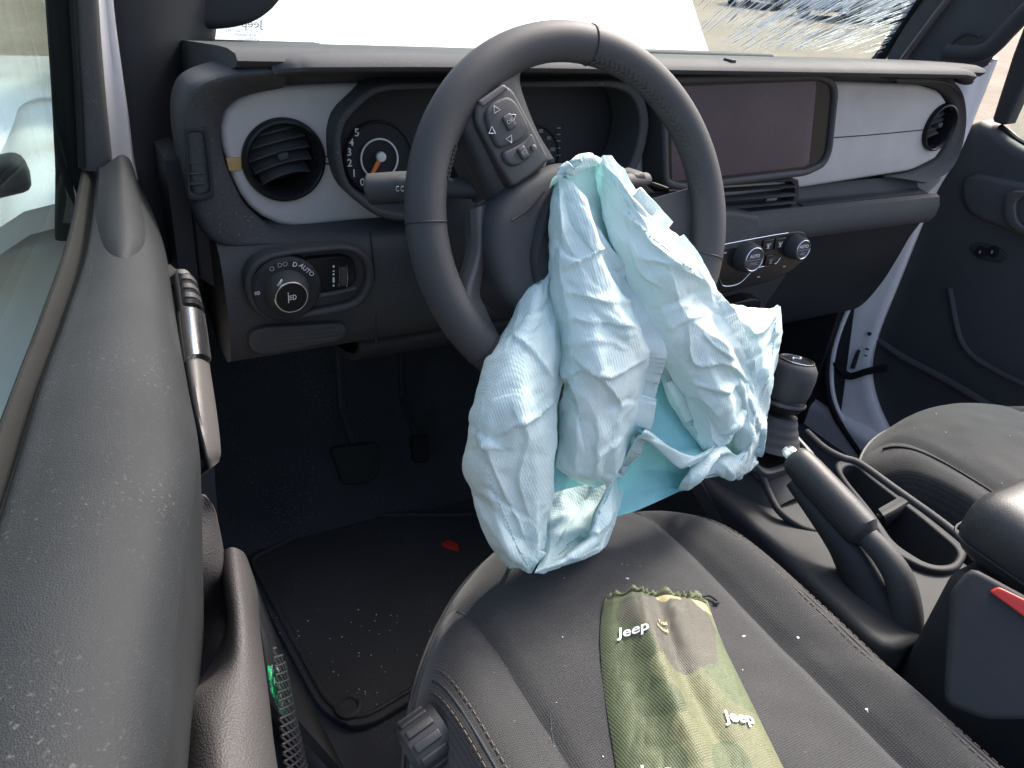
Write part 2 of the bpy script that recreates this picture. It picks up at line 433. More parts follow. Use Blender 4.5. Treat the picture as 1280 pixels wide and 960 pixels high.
tube('wiper_arm', catmull([(-.55, .62, 1.20), (-.2, .60, 1.21), (.15, .585, 1.215), (.3, .60, 1.21)], 24), .006, M['shell'], body, 8)
# passenger side hinge pillar: painted jamb behind the open door, with its folded flange, bolts and check strap
rows = []
for (l, r, x) in [((1203, 96), (1247, 74), .745), ((1190, 160), (1226, 128), .745), ((1178, 220), (1198, 195), .745), ((1128, 270), (1166, 250), .745), ((1082, 350), (1124, 352), .745), ((1052, 420), (1097, 420), .745), ((1042, 470), (1088, 465), .745), ((1050, 520), (1096, 510), .745), ((1075, 570), (1118, 560), .745)]:
    a, c = pX(l[0], l[1], x - .02), pX(r[0], r[1], x + .01); rows.append([a + A(0, .06, 0), a, (a + c) / 2 - A(0, .004, 0), c, c + A(.05, .03, 0)])
patch('hinge_pillar', rows, 46, 16, M['jamb'], body, .01)
tube('jamb_flange', catmull([pX(1164, 262, .715), pX(1096, 330, .715), pX(1058, 392, .715), pX(1040, 455, .715), pX(1046, 510, .715), pX(1080, 560, .715), pX(1100, 590, .715)], 50), .006, M['jamb'], body, 8)
tube('jamb_seal', catmull([pX(1156, 262, .70), pX(1088, 330, .70), pX(1050, 392, .70), pX(1033, 455, .70), pX(1040, 510, .70), pX(1072, 562, .70), pX(1095, 592, .70)], 50), .007, M['rubber'], body, 8)
fj = Fr(pX(1072, 441, .742), (0, -1, 0), (0, 0, 1))
for x, y, r in ((1072, 441, .009), (1086, 417, .004), (1083, 436, .002), (1081, 444, .0015)):
    p = pX(x, y, .742); q = Fr(p, nrm(A(.35, -.94, 0)), (0, 0, 1)); q = Fr(p, A(.94, .34, 0), (0, 0, 1)); lathe('bolt', q, [(r, -.002), (r, .004), (r * .7, .006), (r * .3, .004)], M['shell'], body, 14)
tube('check_strap', catmull([pX(1045, 452, .72), pX(1060, 470, .73), pX(1085, 464, .745), pX(1108, 460, .76)], 16), .012, M['rubber'], body, 8, flat=.7)
tube('strap_rod', [pX(1071, 445, .74), pX(1066, 460, .735)], .005, M['shell'], body, 8)
# driver side jamb
rows = []
for (l, r) in [((118, -30), (141, -30)), ((123, 10), (143, 10)), ((128, 80), (152, 80)), ((134, 150), (162, 150)), ((139, 200), (168, 200)), ((160, 240), (177, 240)), ((170, 262), (182, 268))]:
    a, c = pY(l[0] - 8, l[1], .335), pY(r[0], r[1], .345); rows.append([a + A(-.03, .05, 0), a, a * .45 + c * .55, c, c + A(.008, .06, 0)])
patch('door_jamb', rows, 30, 14, M['jamb'], body, .01)
# floor tub, tunnel, firewall
V, F = box_geo((0, .0, .41), A(1, 0, 0), A(0, 1, 0), A(0, 0, 1), .72, .95, .03, .01); mesh('floor_pan', V, F, M['carpet'], body)
extrude_x('firewall', [(.48, 1.20), (.62, 1.0), (.66, .75), (.60, .58), (.45, .445), (.30, .44)], -.72, .72, M['carpet'], body)
for sx in (-1, 1):
    V, F = box_geo((sx * .735, -.1, .40), A(1, 0, 0), A(0, 1, 0), A(0, 0, 1), .035, .75, .11, .02); mesh('door_sill', V, F, M['jamb'] if sx > 0 else M['shell'], body)
rows = [[pX(x0, y0, -.715), pX(x1, y1, -.70)] for (x0, y0), (x1, y1) in []]
G = np.array([[(-.712 - .01 * math.sin(z * 4), y, z) for y in np.linspace(.27, .62, 8)] for z in np.linspace(.43, 1.2, 14)]); shell('kick_panel', G, G - A(.02, 0, 0), M['shell'], body)
G2 = G * A(-1, 1, 1) + A(-.03, .12, 0); shell('kick_panel', G2, G2 + A(.02, 0, 0), M['shell'], body)

# pillar trims (inside), they carry the grab handles
pl = thing('pillar_trim', 'black plastic trim of the driver side windshield pillar, left of the dashboard', 'pillar trim', pY(200, 100, .4))
rows = []
for y, l, r, y2 in [(-30, 139, 272, -30), (20, 143, 268, 20), (60, 149, 263, 62), (110, 156, 248, 110), (160, 163, 240, 160), (210, 170, 250, 210), (262, 180, 268, 262), (330, 200, 285, 340)]:
    a, c = pY(l, y, .345), pY(r, y2, .43); m_ = pY((l + r) / 2, y, .36); rows.append([a + A(-.004, .03, 0), a, m_, c, c + A(.01, .05, 0)])
patch('panel', rows, 40, 20, M['shell'], pl, .012)
fp = Fr(pY(300, 0, .43), (1, 0, 0), (0, 0, 1))
plate('handle_base', fp, fp.poly([(225, -40), (362, -40), (352, -8), (336, 12), (316, 26), (292, 33), (262, 36), (232, 30)]), -.04, .02, .012, M['shell'], pl, r=.015)
pr = thing('pillar_trim', 'dark grey trim of the passenger side windshield pillar, right of the cracked glass', 'pillar trim', pX(1180, 80, .72))
rows = []
for l, m_, r in [((1196, -30), (1255, -30), (1330, -30)), ((1178, 5), (1230, 5), (1290, 8)), ((1158, 38), (1205, 40), (1258, 45)), ((1140, 68), (1180, 70), (1240, 72)), ((1128, 95), (1180, 100), (1222, 100))]:
    a = pX(*l, .715); rows.append([a + A(0, .05, 0), a, pX(*m_, .725), pX(*r, .745), pX(*r, .745) + A(.02, .04, 0)])
patch('panel', rows, 24, 24, M['dash'], pr, .012)
rows_l = [pX(x, y, .705) for x, y in [(1210, -30), (1183, 2), (1160, 32), (1142, 56), (1126, 78), (1118, 90)]]
tube('edge_bead', catmull(rows_l, 24), .007, M['satin'], pr, 8)
tube('grab_handle', catmull([pX(x, y, .69) for x, y in [(1330, -25), (1290, 8), (1262, 36), (1244, 55), (1228, 66), (1205, 68), (1182, 66)]], 40), .012, M['shell'], pr, 10, flat=1.3)
tube('handle_shroud', catmull([pX(x, y, .71) for x, y in [(1184, 66), (1194, 50), (1210, 42), (1226, 46)]], 20), .004, M['shell'], pr, 8)

# ---------------------------------------------------------------- windshield
ws = thing('windshield', 'laminated windshield, shattered into pale streaks on the passenger side', 'windshield', (0, .52, 1.26))
fw = Fr((0, .525, 1.27), (1, 0, 0), (0, -.42, 1))        # plane of the glass, leaning back
P = fillet([(-.68, -.01), (.715, -.01), (.70, .36), (-.66, .36)], .05)
V, F = loft([to3(fw, P, -.003), to3(fw, P, .003)], True, True, True); mesh('glass', V, F, M['glass'], ws, smooth=False)
tube('frame', np.array([fw(a, b) for a, b in fillet([(-.69, -.02), (.725, -.02), (.71, .37), (-.67, .37)], .05)]), .013, M['rubber'], ws, 8, closed=True)
# fracture streaks: slivers of crushed glass standing on the inner face
rr = random.Random(3)
cw, cd = MB(), MB()
focus = fw.px(700, 190, 0)
def sliver(mb, a, b, ang, ln, w, t):
    u = A(math.cos(ang), math.sin(ang)); n_ = A(-u[1], u[0]); p = A(a, b)
    k = rr.uniform(-.3, .3)
    Q = [p, p + u * ln * .4 + n_ * (w * .5 + k * w), p + u * ln, p + u * ln * .55 + n_ * (-w * .5 + k * w)]
    bot = [fw(q[0], q[1], .0032) for q in Q]; top = [fw(q[0], q[1], .0032 + t) for q in Q]
    mb.add(bot + top, [[4, 5, 6, 7], [0, 1, 5, 4], [1, 2, 6, 5], [2, 3, 7, 6], [3, 0, 4, 7]])
for i in range(560):
    x = rr.uniform(868, 1190); y = rr.uniform(-14, 72)
    if y > 68 - (1190 - x) * .02: continue
    if x < 905 and rr.random() < .75: continue
    a, b = fw.px(x, y); ang = math.atan2(b - focus[1], a - focus[0]) + rr.gauss(0, .07)
    edge = min(1, .35 + (x - 868) / 250)
    ln = rr.choice([.03, .05, .09, .15]) * rr.uniform(.6, 1.4) * edge; w = rr.uniform(.0007, .0020) * (1.5 if rr.random() < .1 else 1)
    sliver(cw if rr.random() < .78 else cd, a, b, ang, ln, w, .0006)
for i in range(34):
    x = rr.uniform(870, 1120); y = rr.uniform(10, 66); a, b = fw.px(x, y); ang = math.atan2(b - focus[1], a - focus[0]) + rr.gauss(0, .03)
    sliver(cw, a, b, ang, rr.uniform(.12, .35), .0018, .0006)
cw.build('crack', M['crack'], ws, smooth=False, kind='stuff'); cd.build('crack', M['crack_dark'], ws, smooth=False, kind='stuff')
# maker's print on the corner of the pane, read from behind
fm = Fr(fw(0, 0, .0035), -fw.u, fw.v)
def wprint(s, x, y, size):
    p = fw.px(x, y); text(s, Fr(fw(p[0], p[1], .0036), -fw.u, fw.v), size, M['grey_mark'], ws, 'glass_print', .0001)
wprint('Jeep', 314, 28, .016); wprint('DOT 287 AS1 M2', 303, 37, .006); wprint('43R-000097', 305, 42, .006); wprint('LAMINATED', 310, 47, .005); wprint('CORNING', 297, 54, .009)

# ---------------------------------------------------------------- driver's door, ajar
dd = thing('driver_door', 'driver side door standing ajar with black plastic top panel and window glass', 'car door', (-.80, -.1, .5))
LR = [((122, 207), (174, 228)), ((110, 305), (204, 305)), ((83, 394), (222, 410)), ((52, 480), (236, 490)), ((22, 581), (250, 575)), ((-12, 690), (238, 680)), ((-55, 820), (224, 810)), ((-110, 985), (212, 980)), ((-150, 1200), (150, 1250))]
rows = []
for i, ((x0, y0), (x1, y1)) in enumerate(LR):
    row = [pZ(x0, y0, 1.195) + A(0, 0, -.03), pZ(x0, y0, 1.197)]
    for s, z in ((.12, 1.206), (.35, 1.211), (.6, 1.209), (.84, 1.199), (.965, 1.177)):
        row.append(pZ(x0 + (x1 - x0) * s, y0 + (y1 - y0) * s, z))
    e = pZ(x1, y1, 1.148); row += [e, e + A(-.004, 0, -.05), e + A(-.012, 0, -.14)]
    rows.append(row)
patch('top_panel', rows, 70, 40, M['door'], dd, .004)
# raised tab at the front end of the panel
rows = [[pZ(x, y, z) for x, y, z in r] for r in [
    [(124, 212, 1.205), (140, 200, 1.21), (152, 193, 1.212), (163, 200, 1.20), (168, 215, 1.18)],
    [(122, 245, 1.206), (140, 240, 1.216), (156, 238, 1.218), (172, 244, 1.203), (182, 258, 1.17)],
    [(116, 300, 1.20), (138, 300, 1.214), (162, 298, 1.216), (184, 302, 1.200), (198, 312, 1.160)],
    [(110, 350, 1.185), (136, 350, 1.200), (162, 348, 1.200), (186, 350, 1.180), (204, 355, 1.140)]]]
patch('front_tab', rows, 22, 22, M['door'], dd, .02)
# glass run channel and weather strip
ws_l = [(102, 212), (84, 300), (50, 400), (16, 490), (-20, 590), (-50, 710), (-100, 850), (-160, 1000), (-200, 1230)]
rows = []
for (xl, yl), ((x0, y0), _) in zip(ws_l, LR):
    a = pZ(xl, yl, 1.192); c = pZ(x0 + 3, y0, 1.195); rows.append([a + A(0, 0, -.03), a, a * .7 + c * .3 + A(0, 0, .006), a * .35 + c * .65 + A(0, 0, -.004), c, c + A(0, 0, -.02)])
patch('weather_strip', rows, 60, 16, M['rubber'], dd, .003)
base = np.array([pZ(x, y, 1.185) for x, y in ws_l]); base[:, 0] -= .001
base = catmull(base, 24)
G = np.array([[p + A(.015 * (max(h, 0) / .5) ** 1.5 - .002, .0, h) for p in base] for h in np.linspace(-.02, .52, 14)])
shell('window_glass', G, G - A(.004, 0, 0), M['tint'], dd)
# front upright of the window frame
def upright(name, pts, y, mat, d):
    rows = []
    for (xl, yl, xr) in pts:
        a, c = pY(xl, yl, y), pY(xr, yl, y); rows.append([a + A(0, .03, 0), a, a * .5 + c * .5 - A(0, d, 0), c, c + A(0, .03, 0)])
    patch(name, rows, 24, 12, mat, dd, .006)
upright('window_frame', [(88, -60, 120), (90, 0, 123), (93, 60, 127), (97, 120, 132), (100, 180, 138), (102, 212, 141)], .255, M['dash_dark'], .006)
upright('frame_seal', [(56, -60, 92), (58, 0, 93), (62, 60, 95), (66, 120, 98), (69, 180, 101), (71, 225, 104), (70, 300, 96)], .270, M['rubber'], .003)
tube('seal_lip', catmull([pY(x, y, .25) for x, y in [(89, -60), (91, 0), (95, 70), (99, 140), (102, 210)]], 20), .003, M['rubber'], dd, 8)
# mirror on the outside
mir = thing('side_mirror', 'black side mirror housing outside the driver window', 'mirror', (-1.0, .32, 1.1))
V, F = box_geo((-1.010, .40, 1.262), A(1, .15, 0), A(-.15, 1, 0), A(0, 0, 1), .125, .05, .095, .045); mesh('housing', V, F, M['shell'], mir)
V, F = box_geo((-.90, .40, 1.15), A(1, 0, .2), A(0, 1, 0), A(-.2, 0, 1), .05, .03, .018, .012); mesh('arm', V, F, M['shell'], mir)
# switch pod and inside handle
rows = [[pZ(*q) for q in r] for r in [
    [(212, 330, 1.16), (220, 336, 1.17), (232, 337, 1.17), (240, 345, 1.16), (243, 352, 1.12)],
    [(219, 380, 1.15), (226, 385, 1.165), (241, 386, 1.165), (251, 392, 1.15), (254, 396, 1.11)],
    [(224, 440, 1.14), (232, 445, 1.16), (248, 445, 1.16), (259, 450, 1.14), (262, 455, 1.10)],
    [(234, 500, 1.13), (242, 510, 1.15), (256, 505, 1.15), (269, 510, 1.125), (271, 515, 1.09)],
    [(248, 560, 1.12), (256, 565, 1.135), (266, 560, 1.13), (275, 560, 1.11), (276, 562, 1.07)],
    [(256, 584, 1.11), (262, 586, 1.115), (268, 582, 1.11), (273, 578, 1.09), (274, 576, 1.06)]]]
G = grid_up(rows, 44, 20); pod = shell('handle_pod', G, G - A(.03, 0, .02), M['pod'], dd)
def onpod(i0, i1, j0, j1, lift): return grid_up(rows, 88, 40)[i0:i1, j0:j1] + A(.002, -.002, lift)
g = onpod(18, 36, 6, 34, .003); shell('chrome_handle', g, g - A(.004, 0, .006), M['chrome'], dd)
g = onpod(3, 17, 8, 36, .0025); sp = shell('switch_panel', g, g - A(.003, 0, .005), M['gloss'], dd)
for i in (4, 8, 12):
    g = onpod(i, i + 3, 12, 30, .0038); shell('window_switch', g, g - A(.002, 0, .003), M['vinyl'], sp)
    pass
# recess, armrest and pull
rows = [[pZ(*q) for q in r] for r in [
    [(236, 628, 1.12), (250, 618, 1.11), (264, 628, 1.10), (270, 640, 1.08), (272, 650, 1.02)],
    [(228, 668, 1.11), (246, 652, 1.095), (266, 650, 1.085), (276, 670, 1.06), (280, 690, 1.0)],
    [(222, 720, 1.09), (238, 715, 1.07), (262, 708, 1.06), (279, 705, 1.04), (286, 710, 1.0)],
    [(214, 780, 1.04), (232, 770, 1.03), (262, 750, 1.02), (284, 745, 1.01), (292, 745, .99)],
    [(210, 840, 1.00), (225, 822, .99), (262, 806, .98), (284, 796, .98), (296, 790, .97)],
    [(206, 870, .98), (222, 860, .975), (256, 845, .97), (286, 825, .965), (300, 815, .96)]]]
patch('pull_recess', rows, 40, 24, M['door_low'], dd, .004)
rows = [[pZ(*q) for q in r] for r in [
    [(272, 700, 1.00), (278, 690, 1.035), (290, 684, 1.045), (303, 689, 1.035), (308, 696, 1.00), (310, 700, .93)],
    [(276, 735, 1.00), (281, 730, 1.04), (296, 722, 1.05), (311, 725, 1.035), (318, 732, 1.00), (322, 738, .93)],
    [(282, 785, .99), (287, 780, 1.04), (302, 770, 1.05), (316, 772, 1.035), (322, 780, .99), (325, 785, .93)],
    [(250, 850, .99), (280, 832, 1.04), (302, 818, 1.05), (321, 818, 1.035), (329, 826, .99), (331, 832, .93)],
    [(205, 885, 1.0), (250, 872, 1.045), (294, 866, 1.052), (327, 866, 1.035), (335, 872, .99), (337, 878, .93)],
    [(200, 935, 1.0), (250, 930, 1.05), (292, 925, 1.055), (332, 922, 1.035), (341, 928, .99), (343, 932, .93)],
    [(190, 1000, 1.0), (250, 1000, 1.05), (300, 1000, 1.055), (343, 1000, 1.035), (352, 1005, .99), (355, 1010, .93)]]]
patch('armrest', rows, 60, 40, M['door_low'], dd, .004)
# lower panel with the net pocket
rows = [[pZ(*q) for q in r] for r in [
    [(300, 690, .97), (322, 770, .93), (330, 810, .90), (338, 860, .86)],
    [(310, 700, .80), (352, 820, .76), (372, 870, .74), (390, 920, .72)],
    [(330, 760, .60), (372, 850, .58), (398, 905, .56), (425, 960, .55)],
    [(345, 800, .50), (390, 880, .48), (415, 930, .47), (445, 990, .46)]]]
patch('lower_panel', rows, 20, 20, M['shell'], dd, .01)
nb = MB()
pa_, pb_, pc_ = pZ(330, 810, .90), pZ(338, 860, .86), pZ(372, 870, .74); fn = Fr(pb_, pb_ - pa_, pa_ - pc_); fn = Fr(fn(0, 0, .004 * np.sign(fn.n @ (CAM - fn.o))), fn.u, fn.v)
if fn.n @ (CAM - fn.o) < 0: fn = Fr(fn.o, -fn.u, fn.v)
nets = fn.poly([(334, 812), (352, 842), (385, 985), (352, 985)])
NW, NH = 16, 7
def npt(i, j): 
    s, t = i / NW, j / NH; a = A(*nets[0]) * (1 - s) + A(*nets[3]) * s; c = A(*nets[1]) * (1 - s) + A(*nets[2]) * s; p = a * (1 - t) + c * t
    return fn(p[0], p[1], .004 * math.sin(PI * t) + .004)
for i in range(NW):
    for j in range(NH):
        o = .5 if j % 2 else 0
        for d in (-.5, .5):
            nb.add(*tube_geo([npt(i + o, j), npt(i + o + d, j + 1)], .0010, 5, caps=False))
nb.build('pocket_net', M['thread'], dd, kind='stuff')
def wrapper_mat():
    m, nt, b = new_mat('printed wrapper foil'); co = coords(nt); v = node(nt, 'ShaderNodeTexVoronoi', Scale=170.0); lk(nt, co, v.inputs['Vector'])
    sp_ = node(nt, 'ShaderNodeSeparateColor'); lk(nt, v.outputs['Color'], sp_.inputs[0])
    r = nt.nodes.new('ShaderNodeValToRGB'); r.color_ramp.interpolation = 'CONSTANT'; e = r.color_ramp.elements; e[0].color = (.012, .10, .045, 1); e[1].position = .35; e[1].color = (.02, .40, .13, 1)
    for p_, c_ in ((.62, (.55, .60, .56, 1)), (.80, (.015, .16, .07, 1))): q_ = e.new(p_); q_.color = c_
    lk(nt, sp_.outputs[0], r.inputs[0]); lk(nt, r.outputs[0], b.inputs['Base Color']); b.inputs['Roughness'].default_value = .35
    return m
q = fn.poly([(333, 834), (345, 832), (353, 852), (363, 886), (356, 897), (346, 884), (337, 862)])
P = outline(q, .004, 48); P = P + .0012 * np.stack([np.sin(np.arange(48) * 2.1), np.cos(np.arange(48) * 1.7)], 1)
V, F = loft([to3(fn, P, .0004), to3(fn, P, .0016)], True, True, True); wrap = mesh('wrapper', V, F, wrapper_mat(), None); tag(wrap, 'green and white wrapper tucked behind the net pocket of the driver door', 'wrapper')

# ---------------------------------------------------------------- passenger's door, open a little
pd = thing('passenger_door', 'dark passenger side door panel, open a little behind the passenger seat cushion', 'car door', (.82, 0, .5))
dv = nrm(A(.13, -1, 0)); fdp = Fr((.775, .30, 1.2), dv, (0, 0, 1))     # n points into the cabin
if fdp.n[0] > 0: raise RuntimeError('door frame')
P = fdp.poly([(1212, 152), (1222, 150), (1238, 158), (1258, 174), (1282, 188), (1400, 240), (1400, 760), (1150, 640), (1080, 545), (1074, 470), (1106, 352), (1150, 248), (1186, 190)])
plate('panel', fdp, P, -.06, .0, .02, M['dash_dark'], pd, r=.03, n=110)
P = fdp.poly([(1206, 222), (1222, 216), (1300, 232), (1380, 250), (1380, 330), (1290, 300), (1215, 268), (1203, 248)])
plate('upper_pad', fdp, P, -.005, .014, .012, M['dash'], pd, r=.03)
P = fdp.poly([(1262, 246), (1272, 236), (1330, 240), (1330, 296), (1284, 292), (1264, 276)])
hb = bezel('handle_bezel', fdp, P, (np.array(outline(P, .01, 40)).mean(0) + (np.array(P) - np.array(P).mean(0)) * .72), .0, .03, .005, .004, M['satin'], pd, r=.012, floor=True)
P = fdp.poly([(1212, 308), (1225, 302), (1252, 310), (1262, 322), (1250, 328), (1222, 322)])
sw = plate('switch_base', fdp, P, -.002, .006, .003, M['shell'], pd, r=.008)
for x in (1228, 1243):
    a, b2 = fdp.px(x, 314); lathe('switch', fdp.at(a, b2, .006), [(.012, 0), (.011, .003), (.005, .0035)], M['gloss'], sw, 18)
    V, F = box_geo(fdp(a, b2, .011), fdp.u, fdp.v, fdp.n, .0015, .003, .0003); mesh('mark', V, F, M['grey_mark'], sw, smooth=False)
rows = [fdp(*fdp.px(x, y), .004) for x, y in [(1188, 360), (1205, 430), (1250, 465), (1330, 500)]]
tube('speaker_rim', catmull(rows, 30), .006, M['dash'], pd, 8)
tube('pocket_rim', catmull([fdp(*fdp.px(x, y), .004) for x, y in [(1092, 420), (1130, 446), (1190, 478), (1260, 520)]], 30), .008, M['dash'], pd, 8)
P = fdp.poly([(1236, 152), (1262, 70), (1300, -30), (1330, -30), (1282, 95), (1254, 158)])
plate('window_frame', fdp, P, -.05, -.01, .006, M['shell'], pd, r=.004)
P = fdp.poly([(1250, 160), (1300, -30), (1500, -30), (1500, 260), (1282, 190)])
Q = outline(P, .005, 60); V, F = loft([to3(fdp, Q, -.036), to3(fdp, Q, -.032)], True, True, True); mesh('window_glass', V, F, M['glass'], pd, smooth=False)
tube('belt_seal', [fdp(*fdp.px(x, y), -.03) for x, y in [(1240, 160), (1262, 178), (1290, 194), (1400, 245)]], .008, M['rubber'], pd, 8)
# ================================================================== dashboard
da = thing('dashboard', 'black dashboard with silver grey fascia running across the car', 'dashboard', (0, .3, 1.0))
fd = Fr((0, .25, 1.2), (1, 0, 0), (0, 0, 1))               # plane of the fascia, n towards the seats
# top pad
def bow(s, p):
    if s < .5: p[0] -= max(0, p[1] - .2) * .12 * (.5 - s) * 2
    if s > .5: p[0] += max(0, p[1] - .2) * .5 * (s - .5) * 2
    return p
extrude_x('top_pad', [(.60, 1.235), (.56, 1.265), (.48, 1.288), (.36, 1.305), (.26, 1.316), (.225, 1.319), (.202, 1.3175), (.195, 1.312), (.204, 1.3045), (.235, 1.297), (.258, 1.286), (.262, 1.278)], -.655, .568, M['dash'], da, n=24, shape=bow)
# brow that wraps round both ends of the fascia
path = [(-.618, .216, 1.303), (-.60, .207, 1.308), (-.56, .204, 1.310), (-.4, .202, 1.312), (0, .202, 1.312), (.44, .203, 1.311), (.50, .206, 1.309), (.535, .212, 1.305), (.555, .222, 1.296)]
cp = catmull(path, 130)
V, F = tube_geo(cp, .0085, 14); V = np.array(V).reshape(len(cp), 14, 3); dz_ = np.gradient(cp, axis=0); vert = np.abs(dz_[:, 2]) / np.linalg.norm(dz_, axis=1); V[..., 1] = cp[:, None, 1] + (V[..., 1] - cp[:, None, 1]) * (3.2 - 1.8 * np.clip(vert * 1.3, 0, 1))[:, None]; V = V.reshape(-1, 3)
mesh('brow', V, F, M['dash'], da)
# backing shell behind the fascia
P = [(-.70, -.17), (-.70, .05), (-.66, .09), (.56, .09), (.60, .04), (.60, -.13), (.0, -.17)]
backing = plate('backing', fd, P, -.06, -.03, .005, M['dash_dark'], da, r=.03)
# silver grey fascia
out = [(274, 168), (279, 138), (300, 121), (332, 110), (420, 106), (700, 102), (1040, 102), (1150, 106), (1176, 114), (1188, 132), (1188, 168), (1172, 198), (1140, 214), (1000, 236), (860, 252), (640, 262), (440, 278), (370, 286), (338, 279), (308, 256), (292, 226)]
CL_IN = [(425, 170), (431, 150), (465, 117), (490, 112), (764, 108), (790, 118), (800, 152), (790, 200), (764, 236), (600, 262), (504, 267), (474, 262), (436, 233), (427, 203)]
fascia = plate('fascia', fd, fd.poly(out), -.02, .0, .008, M['fascia'], da, r=.012, n=150)
def cut(ob, fr, loops):
    """open holes in a panel"""
    for Q in loops:
        V, F = loft([to3(fr, Q, -.2), to3(fr, Q, .2)], True, True, True); c = mesh('cutter', V, F, None, None, smooth=False)
        md = ob.modifiers.new('cut', 'BOOLEAN'); md.operation = 'DIFFERENCE'; md.solver = 'EXACT'; md.object = c
        bpy.context.view_layer.update(); dg = bpy.context.evaluated_depsgraph_get(); me = bpy.data.meshes.new_from_object(ob.evaluated_get(dg)); ob.modifiers.clear(); ob.data = me
        bpy.data.objects.remove(c)
holes = [ell(.043, .043, 48, *fd.px(355, 200)), ell(.0395, .0395, 48, *fd.px(1173, 159)), inset(outline(Fr((0, .222, 1.2), (1, 0, 0), (0, 0, 1)).poly(CL_IN), .02, 90), -.003)]
cut(fascia, fd, holes); cut(backing, fd, [inset(Q, -.001) for Q in holes] + [outline(fd.poly([(776, 236), (992, 222), (990, 262), (776, 282)]), .004, 40)])
# broad end panel on the driver's side, round the end of the fascia
fe = Fr((0, .236, 1.2), (1, 0, 0), (0, 0, 1))
eo = [(352, 84), (290, 89), (246, 103), (229, 124), (225, 160), (232, 215), (244, 268), (262, 298), (292, 306), (376, 306)]; ei = [(352, 110), (302, 121), (282, 136), (275, 160), (279, 195), (291, 228), (307, 258), (334, 282), (350, 288), (376, 290)]
ro = [pY(x, y, v) for (x, y), v in zip(eo, (.204, .206, .214, .226, .236, .240, .240, .240, .240, .240))]; ri = [pY(x, y, .246) for x, y in ei]
patch('end_panel', [[a + A(0, .06, 0), a, a * .72 + b * .28 - A(0, .012, 0), a * .28 + b * .72 - A(0, .010, 0), b, b + A(0, .02, 0)] for a, b in zip(ro, ri)], 60, 24, M['dash'], da, .004)
ro = [pY(x, y, v) for x, y, v in [(1120, 98, .205), (1168, 99, .207), (1194, 106, .222), (1204, 124, .242), (1206, 155, .249), (1199, 190, .249), (1186, 214, .242), (1160, 228, .235)]]; ri = [pY(x, y, .252) for x, y in [(1120, 104), (1150, 106), (1176, 114), (1189, 132), (1189, 166), (1174, 198), (1142, 214), (1110, 220)]]
patch('end_panel', [[a + A(0, .06, 0), a, a * .6 + b * .4 - A(0, .002, 0), b, b + A(0, .02, 0)] for a, b in zip(ro, ri)], 50, 20, M['dash'], da, .004)
# seam line and accent strip
def strip(name, pts, w, h, mat, parent, fr=fd, c=0.0):
    P = np.array([fr(*fr.px(x, y, c), c) for x, y in pts]); V, F = tube_geo(catmull(P, max(12, len(P) * 8)), w, 8, flat=h / w, up=fr.n); return mesh(name, V, F, mat, parent)
strip('fascia_seam', [(1036, 172.5), (1090, 168.5), (1158, 162)], .0009, .0012, M['shell'], da, c=.0002)
strip('fascia_seam', [(405, 196), (423, 195)], .0009, .0012, M['shell'], da, c=.0002)
strip('fascia_seam', [(406, 205), (423, 204)], .0009, .0012, M['shell'], da, c=.0002)
plate('accent_strip', fd, fd.poly([(282, 197), (302, 196), (302, 213), (286, 214)]), -.004, .0015, .001, M['tan'], da, r=.001, n=24)
# round air vents
def vent(cx, cy, R, tilt):
    a, b = fd.px(cx, cy); f = fd.at(a, b, 0, tilt * .22)
    v = lathe('air_vent', f, [(R * 1.06, -.002), (R * 1.06, .004), (R * 1.02, .0075), (R * .96, .0085), (R * .90, .006), (R * .86, -.002), (R * .84, -.02), (R * .80, -.045)], M['gloss'], da, 56)
    for k, h in enumerate((.62, .34, .04, -.28, -.60)):
        w = R * math.sqrt(1 - h * h) * .80; pts = []
        G = []
        for i in range(9):
            s = i / 8 * 2 - 1; row = []
            for j in range(4):
                t = j / 3; row.append(f(w * s, R * h + .016 * t + .010 * (1 - s * s) * (.6 - h * .5), -.004 - .026 * t - .010 * s * s))
            G.append(row)
        G = np.array(G); shell('slat', G, G + f.v * .0022, M['dash_dark'], v)
    V, F = box_geo(f(0, R * .1, -.002), f.u, f.v, f.n, .006, .004, .006, .002); mesh('tab', V, F, M['dash_dark'], v)
    return v
vent(355, 200, .0435, 1); vent(1173, 159, .040, 1)
# demister vent in the left end of the dash
fs = Fr(pY(252, 200, .230), nrm(A(1, -.12, 0)), (0, 0, 1))
bz = bezel('side_vent', fs, fs.poly([(229, 156), (258, 157), (264, 198), (268, 244), (250, 250), (234, 248)]), fs.poly([(234, 164), (254, 164), (259, 200), (262, 238), (250, 243), (238, 240)]), -.01, .006, -.012, .002, M['shell'], da, r=.004, floor=True)
for y in (176, 190, 203, 216, 229):
    strip('slat', [(236, y), (256, y - 1)], .0022, .006, M['dash'], bz, fs, -.004)
# speaker mesh and defroster lip on top of the pad
G = np.array([[(x, y, 1.286 + .014 * math.sin(PI * (i / 5)) - (y - .40) * .1) for x in np.linspace(-.635, -.505, 8)] for i, y in enumerate(np.linspace(.37, .50, 6))])
sg = shell('speaker_grille', G, G - A(0, 0, .02), M['dash'], da)
b_ = MB()
for i in range(34):
    for j in range(6):
        x = -.63 + i * .0037 + (j % 2) * .0018; y = .372 + j * .007
        b_.add(*box_geo((x, y, 1.2863 + .014 * math.sin(PI * ((y - .37) / .13)) - (y - .40) * .1), A(1, .4, 0), A(-.4, 1, 0), A(0, 0, 1), .0012, .0026, .0004))
b_.build('mesh_slot', M['shell'], sg, smooth=False, kind='stuff')
V, F = box_geo((.02, .40, 1.297), A(1, 0, 0), A(0, 1, -.12), A(0, .12, 1), .20, .06, .007, .006); tr = mesh('tray_lip', V, F, M['dash'], da)
